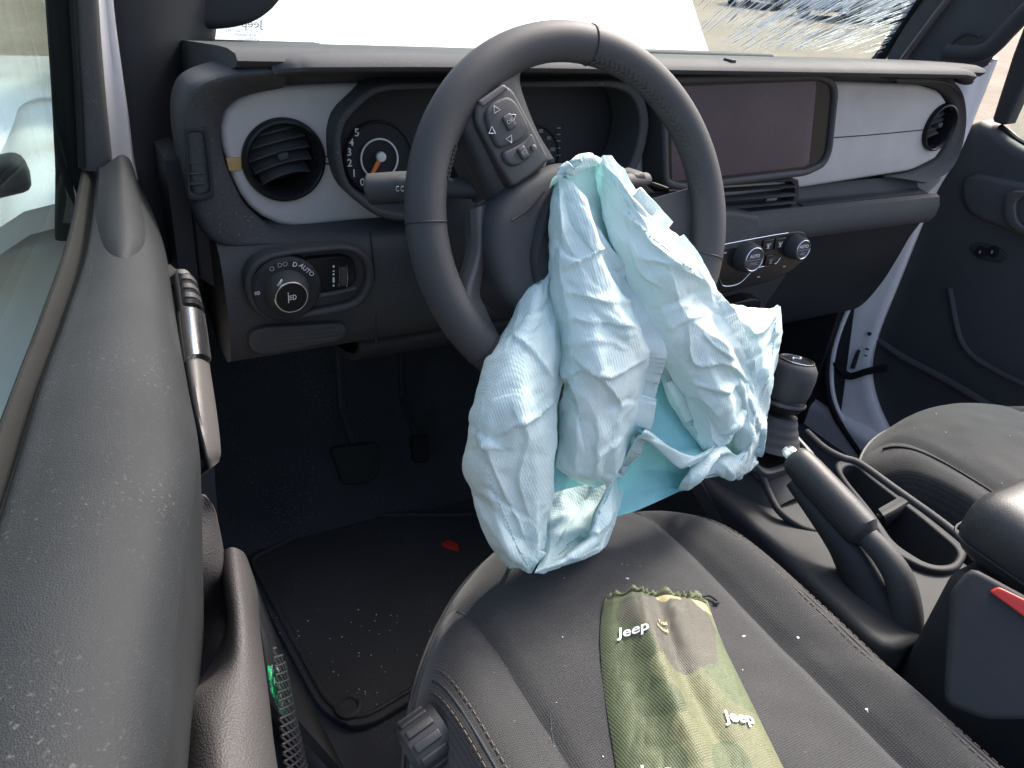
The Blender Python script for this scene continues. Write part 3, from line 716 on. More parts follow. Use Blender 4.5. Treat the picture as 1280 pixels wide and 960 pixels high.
V, F = box_geo(pY(911, 81, .200), A(1, 0, 0), A(0, 1, 0), A(0, 0, 1), .0045, .008, .0075, .001); mesh('pad_clip', V, F, M['shell'], da)

# ---------------------------------------------------------------- instrument cluster
fc = Fr((0, .222, 1.2), (1, 0, 0), (0, 0, 1)); ff = Fr((0, .285, 1.2), (1, 0, 0), (0, .10, 1))
outp = fc.poly([(417, 168), (424, 144), (460, 110), (486, 104), (770, 100), (800, 108), (812, 150), (800, 205), (770, 245), (600, 272), (500, 277), (470, 271), (428, 238), (418, 205)])
inp = fc.poly([(425, 170), (431, 150), (465, 117), (490, 112), (764, 108), (790, 118), (800, 152), (790, 200), (764, 236), (600, 262), (504, 267), (474, 262), (436, 233), (427, 203)])
cl = bezel('cluster_bezel', fc, outp, inp, -.05, .004, -.06, .004, M['dash'], da, r=.02, n=110)
plate('cluster_face', ff, [(-.56, -.12), (-.56, .10), (-.10, .10), (-.10, -.12)], -.02, .0, .002, M['shell'], cl, r=.01)
def gauge(cx, cy, R, a0, a1):
    a, b = ff.px(cx, cy); f = ff.at(a, b, .0)
    g = lathe('gauge', f, [(R * 1.9, .0), (R * 1.9, .004), (R * 1.8, .006), (R * 1.75, .003), (R * 1.0, .0015)], M['shell'], cl, 48)
    t = np.linspace(rad(a0), rad(a1), 60); P = np.array([f(R * math.cos(x), R * math.sin(x), .004) for x in t])
    tube('ring', P, .0012, M['white_mark'], g, 8); return f, g
f, g = gauge(473, 198, .0235, -52, 232)
for s, x, y in (('0', 453, 228), ('1', 442.5, 217), ('2', 437, 204), ('3', 436.5, 190.5), ('4', 439, 178), ('5', 446, 166)):
    a, b = ff.px(x, y, .005); text(s, ff.at(a, b, .005), .0125, M['white_mark'], g, 'numeral', .0002, bold=.0002)
a0, b0 = ff.px(476.5, 196, .008); a1, b1 = ff.px(455, 237, .008)
d = nrm(A(a1 - a0, b1 - b0)); q = A(-d[1], d[0])
V, F = loft([to3(ff, np.array([A(a0, b0) + q * .0032, A(a1, b1) + q * .0007, A(a1, b1) - q * .0007, A(a0, b0) - q * .0032]), h) for h in (.006, .0085)], True, True, True); mesh('needle', V, F, M['orange'], g, smooth=False)
lathe('needle_cap', ff.at(a0, b0, .006), [(.0062, 0), (.0058, .004), (.003, .0055)], M['white_mark'], g, 20)
f, g = gauge(664, 196, .0225, -60, 130)
for s, x, y in (('80', 676, 164), ('90', 686, 173), ('100', 690, 187), ('110', 689, 201)):
    a, b = ff.px(x, y, .005); text(s, ff.at(a, b, .005), .007, M['grey_mark'], g, 'numeral', .0002)
for y in (160, 168, 176, 185, 194):
    a, b = ff.px(698, y, .004); box('tick', ff, a, b, .0045, .003, .0005, .0003, 0, M['grey_mark'], g, smooth=False)
P = ff.poly([(560, 140), (640, 138), (640, 215), (560, 222)]); plate('cluster_display', ff, P, 0, .003, .001, M['gloss'], cl, r=.004)

# ---------------------------------------------------------------- touch screen
fs2 = Fr((0, .208, 1.2), (1, 0, 0), (0, .05, 1))
M['screen'] = simple('dusty dark screen', (.072, .054, .064), .32, var=.12, vscale=9, dust=.35, spec=.2)
sout = fs2.poly([(822, 108), (834, 94), (1022, 90), (1040, 97), (1045, 112), (1037, 190), (1028, 208), (1005, 219), (850, 238), (826, 232)])
sc = bezel('touch_screen', fs2, sout, inset(outline(sout, .012, 100), .011), -.04, .008, .002, .005, M['dash_dark'], da, r=.012, r2=.008, n=100)
Q = inset(outline(sout, .012, 100), .0105)
V, F = loft([to3(fs2, Q, -.01), to3(fs2, Q, .0025)], True, True, True); mesh('bezel_glass', V, F, M['gloss'], sc, smooth=False)
Q = fs2.poly([(836, 108), (1019, 101), (1009, 207), (838, 226)]); plate('display', fs2, Q, .0, .0031, .0003, M['screen'], sc, r=.003)

# ---------------------------------------------------------------- centre vents under the screen
fv = Fr((0, .232, 1.2), (1, 0, 0), (0, 0, 1))
P = fv.poly([(770, 236), (996, 222), (998, 240), (992, 264), (772, 284)]); Q = fv.poly([(778, 240), (990, 226), (992, 241), (986, 259), (778, 278)])
cv = bezel('centre_vent', fv, P, Q, -.03, .004, -.03, .002, M['shell'], da, r=.004, floor=True)
for y0, y1, w in ((246, 232, .0016), (258.5, 242.5, .0026), (270, 252, .0016), (277, 260, .0026)):
    strip('slat', [(778, y0), (990, y1)], w, .010, M['dash'], cv, fv, .0)
V, F = box_geo(fv(*fv.px(957, 246.5), .010), fv.u, fv.v, fv.n, .012, .0025, .004, .0015); mesh('slider', V, F, M['satin'], cv)
strip('chrome_line', [(806, 233), (900, 226), (996, 219)], .0022, .004, M['dash'], cv, fv, .006)

# ---------------------------------------------------------------- lower dash
extrude_x('lower_panel', [(.262, 1.13), (.236, 1.118), (.222, 1.105), (.212, 1.08), (.208, 1.04), (.212, 1.00), (.222, .975), (.245, .962), (.30, .96), (.38, .99)], -.685, -.02, M['dash_dark'], da, n=14)
strip('panel_gap', [(462, 287), (467, 330), (470, 380), (470, 432)], .0012, .0012, M['shell'], da, Fr((0, .211, 1.05), (1, 0, 0), (0, 0, 1)), .0)
# passenger side grab bar with the tray behind it
extrude_x('grab_bar', [(.262, 1.118), (.25, 1.098), (.225, 1.094), (.212, 1.099), (.203, 1.095), (.197, 1.080), (.197, 1.062), (.205, 1.046), (.225, 1.036), (.26, 1.034), (.27, 1.03)], .02, .585, M['dash'], da, n=20)
G = []
fl = Fr((0, .2, 1.06), (1, 0, 0), (0, 0, 1))
plate('bar_face', fl, [(-.16, -.03), (-.16, .052), (.05, .050), (.12, .036), (.12, -.03)], -.03, .006, .006, M['dash'], da, r=.012)
plate('tray_floor', Fr((0, .235, 1.097), (1, 0, 0), (0, 1, .0)), [(.24, -.012), (.24, .02), (.58, .02), (.58, -.012)], -.004, .0, .001, M['shell'], da, r=.002)
# glove box and knee side, receding
rows = [[(x, y, z) for x in np.linspace(.02, xr, 5)] for y, z, xr in ((.215, 1.04, .575), (.24, 1.0, .60), (.27, .94, .635), (.31, .86, .675), (.36, .78, .705), (.42, .74, .715))]
patch('glove_box', rows, 24, 24, M['shell'], da, .01)
rows = [[(x, y, z) for x in np.linspace(-.18, .26, 5)] for y, z in ((.21, 1.06), (.222, 1.0), (.24, .94), (.26, .88), (.27, .80), (.26, .72))]
patch('centre_stack', rows, 24, 16, M['dash_dark'], da, .01)
# column cover, knee bolster edge
rows = [[(x, y, z) for x in np.linspace(-.52, -.18, 5)] for y, z in ((.25, .97), (.235, .955), (.26, .925), (.34, .90), (.45, .90))]
patch('knee_bolster', rows, 20, 16, M['shell'], da, .01)

# ---------------------------------------------------------------- headlight switch panel
fh = Fr((0, .206, 1.05), (1, 0, 0), (0, 0, 1))
ho = [(302, 348), (312, 326), (330, 315), (360, 309), (425, 303), (446, 307), (462, 322), (466, 345), (458, 368), (444, 382), (418, 389), (350, 399), (330, 396), (310, 380)]
hi = [(311, 349), (320, 331), (336, 321), (362, 316), (424, 310), (440, 313), (453, 325), (457, 345), (450, 364), (438, 375), (416, 381), (352, 391), (334, 388), (318, 374)]
hs = bezel('light_switch_panel', fh, fh.poly(ho), fh.poly(hi), -.01, .010, -.004, .004, M['dash_dark'], da, r=.012, n=90, floor=True)
P = fh.poly([(380, 322), (424, 318), (440, 322), (446, 345), (438, 358), (384, 368)]); plate('dimmer_panel', fh, P, -.004, .004, .003, M['gloss'], hs, r=.006)
strip('ledge', [(386, 371), (412, 367), (444, 360)], .003, .004, M['dash'], hs, fh, .003)
a, b = fh.px(357, 361, .006); fk = fh.at(a, b, .0)
lathe('knob_base', fk, [(.040, -.004), (.040, .008), (.036, .012), (.030, .0125)], M['shell'], hs, 48)
kn = lathe('light_knob', fk, [(.0255, .012), (.0240, .018), (.0205, .027), (.0185, .029), (.0165, .029)], M['dash_dark'], hs, 48)
lathe('chrome_ring', fk, [(.0188, .0285), (.0188, .0300), (.0182, .0308), (.0172, .0308), (.0170, .0285)], M['chrome'], kn, 48, cap1=False)
lathe('knob_face', fk, [(.0171, .0285), (.0169, .0300), (.008, .0302)], M['gloss'], kn, 40)
V, F = box_geo(fk(-.0115, .0185, .0285), fk.u * .8 + fk.v * -.6, fk.v * .8 + fk.u * .6, fk.n, .0016, .0045, .0012, .0005); mesh('pointer', V, F, M['chrome'], kn)
text('$D'.replace('$', '‡'), fk.at(.0015, 0, .0304), .011, M['white_mark'], kn, 'icon', .0002) if False else None
def lamp_icon(fr, s, parent, mt='white_mark', bars=3):
    k = MB(); t = np.linspace(-PI / 2, PI / 2, 12); P = [fr(.15 * s + .55 * s * math.cos(x), .5 * s * math.sin(x), 0) for x in t]; k.add(*tube_geo(np.array(P + [P[0]]), s * .07, 6))
    for i in range(bars): y = (i - (bars - 1) / 2) * .38 * s; k.add(*tube_geo(np.array([fr(-.75 * s, y - .08 * s, 0), fr(-.02 * s, y, 0)]), s * .06, 6))
    k.build('icon', M[mt], parent)
lamp_icon(fk.at(.001, 0, .0305), .0058, kn)
P = np.array([fk(-.0035, .0062 * s, .0305) for s in (-1, 1)]); tube('icon', P, .0004, M['white_mark'], kn, 6)
for an, s in ((118, 'O'), (96, 'DO'), (72, 'D'), (45, 'AUTO')):
    r = .0325; text(s, fk.at(r * math.cos(rad(an)), r * math.sin(rad(an)), .0128, rad(an - 90)), .0075, M['white_mark' if an < 90 else 'grey_mark'], hs, 'lettering', .0002)
lamp_icon(fk.at(-.033, .002, .0128), .004, hs)
for dx in (423.5, 433):
    strip('dimmer_ridge', [(dx, 331), (dx + 1, 347), (dx, 358)], .0008, .002, M['chrome'], hs, fh, .006)
a, b = fh.px(428.5, 345, .004); V, F = box_geo(fh(a, b, .004), fh.u, fh.v, fh.n, .0042, .012, .004, .002); mesh('dimmer_wheel', V, F, M['dash_dark'], hs)
for y, h in ((333, .0012), (339, .0008), (343, .001), (350, .0032), (357, .001)):
    a, b = fh.px(417, y, .0045); box('mark', fh, a, b, .0045, .001, h, .0003, 0, M['white_mark'], hs, smooth=False)
P = fh.poly([(310, 414), (330, 407), (424, 402), (434, 410), (424, 424), (330, 442), (312, 436)])
lp = plate('fuse_cover', fh, P, -.01, .006, .003, M['dash_dark'], da, r=.008)
for y in (413, 418, 423, 428):
    strip('emboss', [(322, y + 4), (380, y - 1), (422, y - 6)], .0007, .0008, M['dash'], lp, fh, .0058)

# ---------------------------------------------------------------- climate controls
fcl = Fr((0.14, .196, 1.03), (1, 0, 0), (0, .10, 1))
P = fcl.poly([(862, 318), (880, 313), (985, 289), (1002, 288), (1010, 296), (1008, 322), (985, 340), (958, 352), (880, 372), (862, 366)])
ac = plate('climate_panel', fcl, P, -.03, .004, .003, M['gloss'], da, r=.008, n=80)
strip('chrome_line', [(868, 315), (900, 306.5), (960, 295), (985, 291)], .0011, .0012, M['chrome'], ac, fcl, .0045)
strip('chrome_line', [(898, 344), (904, 357), (924, 354), (944, 336), (968, 330), (976, 322), (982, 327)], .0008, .001, M['chrome'], ac, fcl, .0045)
for x, y, r in ((931, 320, .0225), (992, 308, .0185)):
    a, b = fcl.px(x, y, .004); f = fcl.at(a, b, .0)
    kn = lathe('climate_knob', f, [(r * 1.12, .003), (r * 1.08, .010), (r, .022), (r * .92, .024), (r * .8, .024)], M['dash_dark'], ac, 40)
    lathe('chrome_ring', f, [(r * .86, .0238), (r * .86, .0250), (r * .82, .0255), (r * .79, .0250), (r * .78, .0238)], M['chrome'], kn, 40, cap1=False)
    text('AUTO', f.at(0, .005, .0246), .0075, M['white_mark'], kn, 'lettering', .0002); text('SYNC' if r > .02 else 'A/C', f.at(0, -.007, .0246), .0065, M['grey_mark'], kn, 'lettering', .0002)
    tube('divider', [f(-r * .7, -.001, .0246), f(r * .7, -.001, .0246)], .0003, M['grey_mark'], kn, 6)
for x, y in ((959, 306), (974, 304), (962, 325)):
    a, b = fcl.px(x, y, .004); V, F = box_geo(fcl(a, b, .004), fcl.u, fcl.v, fcl.n, .012, .009, .0025, .0015); bt = mesh('button', V, F, M['gloss'], ac)
    k = MB(); f = fcl.at(a, b, .0067)
    for s in (-1, 0, 1): k.add(*tube_geo(np.array([f(0, -.004, 0), f(s * .0045, .003, 0)]), .0005, 5))
    k.add(*tube_geo(np.array([f(-.003, -.005, 0), f(.003, -.005, 0)]), .0004, 5)); k.build('icon', M['white_mark'] if y < 310 else M['grey_mark'], bt)
for x, y in ((948, 346), (980, 333), (906, 316)):
    a, b = fcl.px(x, y, .004); box('icon', fcl, a, b, .0045, .003, .0012, .0003, 0, M['grey_mark'], ac, smooth=False)
fu = Fr((.1, .22, .95), (1, 0, 0), (0, -.1, 1))
P = fu.poly([(880, 388), (936, 372), (950, 374), (948, 386), (890, 402)]); us = plate('socket_panel', fu, P, -.02, .004, .002, M['gloss'], da, r=.004)
strip('chrome_line', [(890, 388), (915, 380), (944, 374)], .0008, .001, M['satin'], us, fu, .0042)

# ================================================================== steering column and stalks
TW = rad(24.5); WC = A(-.37, 0, 1.20)
fwh = Fr(WC, (1, 0, 0), (0, math.sin(TW), math.cos(TW)))      # n towards the driver
co_ = thing('steering_column', 'dark plastic steering column shroud behind the steering wheel', 'steering column', fwh(0, 0, -.2))
lathe('shroud', fwh, [(.085, -.30), (.078, -.20), (.07, -.10), (.062, -.055), (.05, -.045)], M['dash_dark'], co_, 36, sy=.8)
st = thing('turn_signal_stalk', 'black turn signal stalk left of the steering wheel hub', 'stalk', fwh(-.1, 0, -.08))
P = [pY(600, 238, .05), pY(545, 234, .07), pY(510, 233, .085), pY(485, 233, .10)]
tube('stem', catmull(P, 20), np.linspace(.009, .012, 20), M['dash_dark'], st, 12)
P = [pY(512, 234, .09), pY(500, 234, .095), pY(470, 236, .105), pY(458, 237, .11)]
V, F = tube_geo(catmull(P, 20), np.r_[.010, np.full(16, .0155), .0145, .0125, .009], 16); kb = mesh('grip', V, F, M['dash_dark'], st)
for x in (497, 503):
    p = pY(x, 236, .073); fr_ = Fr(p, (1, 0, 0), (0, .3, 1)); tube('icon', np.array([fr_(.0015 * math.cos(t), .0023 * math.sin(t), 0) for t in np.linspace(.6, 5.7, 12)]), .00035, M['grey_mark'], kb, 6)
st = thing('wiper_stalk', 'black wiper stalk showing right of the airbag', 'stalk', fwh(.1, 0, -.08))
P = [pY(740, 232, .05), pY(780, 228, .07), pY(806, 226, .085)]
tube('stem', catmull(P, 16), .010, M['dash_dark'], st, 12)
fr_ = Fr(pY(800, 228, .08), nrm(A(1, .25, 0)), (0, 0, 1)); P = fr_.poly([(788, 216), (800, 213), (812, 232), (832, 232), (832, 238), (800, 242), (786, 238)])
g = plate('grip', fr_, P, -.015, .008, .005, M['dash_dark'], st, r=.004)
a, b = fr_.px(797, 227, .0085); box('mark', fr_, a, b, .0085, .004, .0012, .0003, 0, M['white_mark'], g, smooth=False)

# ================================================================== steering wheel
sw = thing('steering_wheel', 'black leather steering wheel turned to one side with a stitched rim', 'steering wheel', WC)
t = np.linspace(0, 2 * PI, 129)[:-1]
R0 = .1705
def rimloop(a, n=18):
    # thumb swells near the spokes; wheel is turned clockwise
    g = sum(math.exp(-((a - c + PI) % (2 * PI) - PI) ** 2 / .05) for c in (rad(128), rad(-8)))
    rr_, rz = .0192 + .0018 * g, .0175 + .001 * g
    b = np.arange(n) / n * 2 * PI; c = R0 - .0015 * g + rr_ * np.cos(b); h = rz * np.sin(b)
    return np.array([fwh(x * math.cos(a), x * math.sin(a), y) for x, y in zip(c, h)])
L = [rimloop(a) for a in t]; V, F = loft(L + [L[0]], True); V = V[:-18] if False else V; mesh('rim', V, F, M['leather'], sw, sharp=0)
def rim_ang(x, y): a, b = fwh.px(x, y); return math.atan2(b, a)
for x, y in ((526, 279), (737, 44), (884, 322), (600, 440)):
    a = rim_ang(x, y); L = rimloop(a, 26); c = L.mean(0); tube('rim_seam', c + (L - c) * 1.012, .0009, M['shell'], sw, 6, closed=True)
# herringbone stitch along the inner edge of the rim
sb = MB()
def stitch_arc(a0, a1, n):
    for i in range(n):
        a = a0 + (a1 - a0) * i / n; da_ = (a1 - a0) / n
        for s in (-1, 1):
            b1, b2 = PI - .50 + s * .26, PI - .50
            def pt(aa, bb): r = R0 + .0200 * math.cos(bb); return fwh(r * math.cos(aa), r * math.sin(aa), .0183 * math.sin(bb))
            sb.add(*tube_geo(np.array([pt(a, b1), pt(a + da_ * .8, b2)]), .0008, 5))
stitch_arc(rim_ang(735, 70), rim_ang(862, 330), 46); stitch_arc(rim_ang(575, 190), rim_ang(600, 240), 8)
sb.build('stitching', M['thread'], sw, kind='stuff')
# upper left spoke with the button pod
rows = []
sp_px = [[(560, 168), (572, 146), (596, 116), (630, 90), (652, 84)], [(566, 186), (578, 160), (602, 132), (636, 108), (650, 104)], [(580, 214), (590, 185), (612, 160), (648, 138), (660, 136)], [(594, 240), (604, 214), (628, 192), (664, 170), (674, 168)], [(600, 252), (622, 244), (648, 224), (682, 202), (692, 198)]]
hs_ = [(-.024, .004, .008, .006, -.012), (-.030, .004, .010, .008, -.010), (-.034, .002, .010, .010, -.008), (-.034, .0, .008, .008, -.008), (-.03, -.004, .004, .002, -.012)]
G = grid_up([[fwh(*fwh.px(x, y, h), h) for (x, y), h in zip(r, hh)] for r, hh in zip(sp_px, hs_)], 30, 30)
shell('spoke', G, G - fwh.n * .015, M['leather'], sw)
fb = fwh.at(0, 0, .012)
house = fb.poly([(592, 131), (612, 115), (628, 106), (639, 112), (664, 158), (686, 200), (664, 220), (639, 236), (620, 205), (592, 153)])
hp = plate('button_pod', fb, house, -.02, .004, .004, M['vinyl'], sw, r=.006, n=80)
plate('pod_top_trim', fb, fb.poly([(594, 128), (626, 106), (633, 112), (601, 136)]), -.004, .0055, .002, M['satin'], hp, r=.002, n=40)
pad = fb.poly([(601, 143), (612, 129), (630, 122), (641, 130), (658, 162), (646, 178), (618, 188), (608, 168)])
pp = plate('button_pad', fb, pad, .0, .0085, .003, M['dash_dark'], hp, r=.006, crown=.001)
lo_ = fb.poly([(622, 192), (648, 180), (660, 166), (668, 184), (658, 200), (640, 210), (628, 206)])
pq = plate('button_pad', fb, lo_, .0, .008, .003, M['dash_dark'], hp, r=.005)
ang = math.atan2(*(A(*fb.px(639, 174)) - A(*fb.px(618, 136)))[::-1]) + PI / 2
def tri(x, y, rot, parent):
    a, b = fb.px(x, y, .0095); f = fb.at(a, b, .0097, ang + rot)
    tube('arrow', np.array([f(-.0035, -.002, 0), f(.0035, -.002, 0), f(0, .0038, 0)]), .0005, M['white_mark'], parent, 6, closed=True)
tri(620, 137, 0, pp); tri(637, 174, PI, pp); tri(615, 164, PI / 2, pp); tri(641, 146, -PI / 2, pp)
a, b = fb.px(630, 155); f = fb.at(a, b, .0, ang); P = fillet([(-.0055, -.0070), (.0055, -.0070), (.0055, .0070), (-.0055, .0070)], .003)
bt = plate('ok_button', f, P, .006, .0115, .002, M['vinyl'], pp, r=.003, n=32); text('OK', f.at(0, 0, .0117), .005, M['grey_mark'], bt, 'icon', .0002)
a, b = fb.px(648, 193); f = fb.at(a, b, .0, ang); bt = plate('mode_button', f, P * .85, .005, .0105, .002, M['vinyl'], pq, r=.003, n=32); lamp_icon(f.at(0, 0, .0107), .0035, bt, 'grey_mark')
a, b = fb.px(661, 187); lathe('round_button', fb.at(a, b, .006), [(.0030, 0), (.003, .004), (.0015, .0048)], M['satin'], pq, 14)
# hub: airbag cover, torn open, and the lower bracket spoke
hub = fwh.poly([(640, 228), (664, 214), (690, 204), (716, 200), (760, 216), (800, 260), (810, 320), (780, 380), (720, 410), (664, 400), (630, 372), (612, 320), (612, 270)], .012)
plate('hub_cover', fwh, hub, -.045, .016, .016, M['leather'], sw, r=.03, n=90, crown=.006)
rows = [fwh(*fwh.px(x, y, .022), .022) for x, y in [(700, 232), (686, 252), (676, 282), (668, 320), (672, 352)]]
tube('tear_edge', catmull(rows, 24), np.r_[np.linspace(.002, .006, 12), np.linspace(.006, .003, 12)], M['shell'], sw, 8, flat=.6)
lines = [fwh(*fwh.px(x, y, .020), .020) for x, y in [(640, 276), (660, 262), (680, 240)]]; tube('emboss', catmull(lines, 12), .0012, M['shell'], sw, 6)
rows = [[fwh(*fwh.px(x, y, h), h) for x, y, h in r] for r in [[(588, 262, -.012), (600, 258, -.006), (612, 254, -.010)], [(588, 315, -.010), (600, 311, -.003), (611, 306, -.008)], [(574, 365, -.004), (586, 366, .002), (600, 362, -.006)], [(576, 382, .0), (592, 388, .004), (607, 385, -.004)], [(600, 420, .002), (612, 422, .004), (622, 415, -.004)], [(624, 446, .0), (634, 446, .003), (642, 438, -.005)]]]
G = grid_up(rows, 40, 12); shell('lower_spoke', G, G - fwh.n * .012, M['satin'], sw)
G = np.array([[fwh(R0 * .98 * s * math.cos(a), R0 * .98 * s * math.sin(a), -.006 + .01 * (1 - s)) for a in np.linspace(rad(-25), rad(8), 8)] for s in np.linspace(.35, 1, 10)]); shell('spoke', G, G - fwh.n * .02, M['leather'], sw)
# ================================================================== seats
def seat(name, label, cx, hw, y0, ln, z0, skew=0.0, detail=True):
    """cushion as a rounded slab: raised bolsters, insert, rolled front"""
    s_ = thing(name, label, 'car seat', (cx, y0 - ln / 2, .45))
    def yf(s): return y0 - .12 * np.abs(s) ** 2.6 - skew * np.clip(.35 - s, 0, 2) ** 1.2
    def H(s, q):
        """height over the cushion: s across -1..1, q distance behind the front edge"""
        bol = .017 * np.exp(-((np.abs(s) - .82) / .15) ** 2) - .006 * np.exp(-((np.abs(s) - .60) / .035) ** 2)
        crown = .012 * (1 - np.minimum(1, np.abs(s) / .6) ** 2)
        front = -.07 * np.exp(-q / .03) - .02 * np.exp(-q / .14)
        edge = -.11 * np.clip((np.abs(s) - .90) / .10, 0, 1) ** 2.2
        return z0 + bol * (1 - np.exp(-q / .05)) + crown + front + edge + .02 * np.clip((.30 - q) / .3, 0, 1)
    ns, nq = 81, 90
    S = np.sin(np.linspace(-1, 1, ns) * PI / 2 * .999) * .35 + np.linspace(-1, 1, ns) * .65
    Q = np.concatenate([[0, .001, .004], np.linspace(.008, ln, nq - 3)])
    def pt(s, q): return A(cx + hw * s, yf(s) - q, float(H(s, q)))
    G = np.array([[pt(s, q) for s in S] for q in Q])
    G[..., 2] += .0025 * vnoise(G, 14) + .0012 * vnoise(G, 35)
    mi = np.abs(S) < .60
    i0, i1 = np.where(mi)[0][0], np.where(mi)[0][-1]
    def piece(nm, cols, mat):
        g = G[:, cols]; return shell(nm, g, g - A(0, 0, .03), mat, s_)
    piece('insert', slice(i0, i1 + 1), M['seat']); piece('bolster', slice(0, i0 + 1), M['bolster']); piece('bolster', slice(i1, ns), M['bolster'])
    # skirt: front and both sides dropping to the frame
    ring = [pt(-1, q) for q in Q[::-1]] + [pt(s, 0) for s in S[1:-1]] + [pt(1, q) for q in Q]
    ring = np.array(ring); c = A(cx, y0 - ln / 2, 0)
    L = []
    for k, (dz, k_) in enumerate(((0, 0.0), (.012, .006), (.05, .010), (.11, .004), (.17, -.02), (.24, -.05))):
        q = ring - A(0, 0, dz); o = nrm_rows((ring - c) * A(1, 1, 0)); L.append(q + o * k_)
    V, F = loft(L, False); mesh('side_cover', V, F, M['seat_side'], s_)
    tube('piping', resample(L[1] + nrm_rows((ring - c) * A(1, 1, 0)) * .0008, 160, False), .0028, M['vinyl'], s_, 6)
    V, F = box_geo((cx, y0 - ln / 2 - .05, .60), A(1, 0, 0), A(0, 1, 0), A(0, 0, 1), hw * .8, ln * .4, .14, .02); mesh('base', V, F, M['shell'], s_)
    if not detail: return s_, pt, H, yf
    def surf(s, q, lift=0.0): p = pt(s, q); p[2] += lift; return p
    # seams and contrast stitches
    for sg in (-1, 1):
        P = [surf(sg * .60, q, -.0016) for q in np.linspace(.03, ln, 60)]; tube('seam', P, .0022, M['carpet'], s_, 6)
        for off, mt in ((.875, 'shell'),):
            P = [surf(sg * off, q, -.0006) for q in np.linspace(.03, ln, 60)]; tube('seam', P, .0014, M['carpet'], s_, 6)
        k = MB()
        for off in (.845, .905):
            for q in np.arange(.03, ln, .0085): k.add(*tube_geo([surf(sg * off, q, .0006), surf(sg * off, q + .0058, .0006)], .00055, 5))
        k.build('stitching', M['tan_thread'], s_, kind='stuff')
    P = [surf(s, .015 + .02 * s * s, .0006) for s in np.linspace(-.2, .62, 40)]; k = MB()
    for a, b in zip(P[::2], P[1::2]): k.add(*tube_geo([a, b], .00075, 5))
    k.build('stitching', M['tan_thread'], s_, kind='stuff')
    # curved cross seams on the insert
    P = [surf(s, .215 + .05 * abs(s) ** 1.2 * (1 if abs(s) < .3 else 1) - .04 * math.exp(-((abs(s) - .5) / .12) ** 2), -.0008) for s in np.linspace(-.6, .6, 60)]
    tube('seam', P, .0013, M['carpet'], s_, 6)
    return s_, pt, H, yf
def nrm_rows(X): return X / (np.linalg.norm(X, axis=1)[:, None] + 1e-12)

dseat, dpt, dH, dyf = seat('driver_seat', 'dark cloth driver seat cushion with tan stitched bolsters under the airbag', -.395, .23, .022, .66, .835, .065)
# adjuster knob on the outer side
kp = pX(519, 936, -.635); fk = Fr(kp, (0, 1, 0), (0, 0, 1))
fk = Fr(kp, nrm(A(.12, -1, .0)), nrm(A(-.25, 0, 1)))
if fk.n[0] > 0: fk = Fr(kp, -fk.u, fk.v)
kn = lathe('adjuster_knob', fk, [(.026, -.03), (.026, .0), (.0245, .006), (.020, .008), (.017, .003), (.010, .002)], M['vinyl'], dseat, 40)
for i in range(12):
    a = i / 12 * 2 * PI; V, F = box_geo(fk(.026 * math.cos(a), .026 * math.sin(a), -.010), fk.u * math.cos(a) + fk.v * math.sin(a), -fk.u * math.sin(a) + fk.v * math.cos(a), fk.n, .0022, .0042, .013, .0015); mesh('grip_rib', V, F, M['vinyl'], kn)
pseat, ppt, pH, pyf = seat('passenger_seat', 'dark cloth passenger seat cushion beyond the centre console', .395, .235, .0, .62, .825, detail=False)
for off in (-.74,):
    P = [ppt(off + .10 * math.exp(-q / .05), q) + A(0, 0, .0005) for q in np.linspace(.02, .6, 60)]; tube('seam', P, .0018, M['shell'], pseat, 6)

# ================================================================== centre console
cs = thing('centre_console', 'black centre console with cup holders between the two seats', 'console', (0, -.2, .45))
fz = Fr((0, 0, .80), (1, 0, 0), (0, 1, 0))                 # horizontal plane, n up
def zpoly(pts, z): return [tuple(pZ(x, y, z)[:2]) for x, y in pts]
# main top deck with its raised rim, tapering to the front
deck = [(-.095, .12), (-.10, -.15), (-.115, -.34), (.125, -.34), (.120, -.15), (.09, .05), (.08, .12)]
V, F = box_geo((.0, -.1, .57), A(1, 0, 0), A(0, 1, 0), A(0, 0, 1), .095, .40, .13, .03); mesh('tunnel', V, F, M['shell'], cs)
deck_o = plate('deck', Fr((0, 0, .79), (1, 0, 0), (0, 1, 0)), deck, -.10, .0, .012, M['shell'], cs, r=.03, n=80)
# front ramp round the shifter
rows = [[(x, y, z + (0 if abs(x) < .08 else -.05)) for x in (-.10, -.085, -.04, .04, .085, .10)] for y, z in ((-.10, .792), (-.06, .815), (.0, .842), (.08, .860), (.16, .875), (.26, .90))]
patch('shifter_ramp', rows, 30, 24, M['shell'], cs, .02)
frm = Fr((0.0, .0, .845), (1, 0, 0), (0, 1, .27))
P = frm.poly([(948, 560), (985, 538), (1014, 552), (1012, 562), (980, 572)], .0); P = [(-.05, -.075), (.06, -.075), (.06, .06), (-.05, .06)]
bz = bezel('shifter_bezel', frm, P, [(a * .86, b * .86) for a, b in P], -.01, .006, -.002, .003, M['satin'], cs, r=.014, floor=False)
plate('boot_panel', frm, [(a * .86, b * .86) for a, b in P], -.01, .0015, .001, M['gloss'], cs, r=.012)
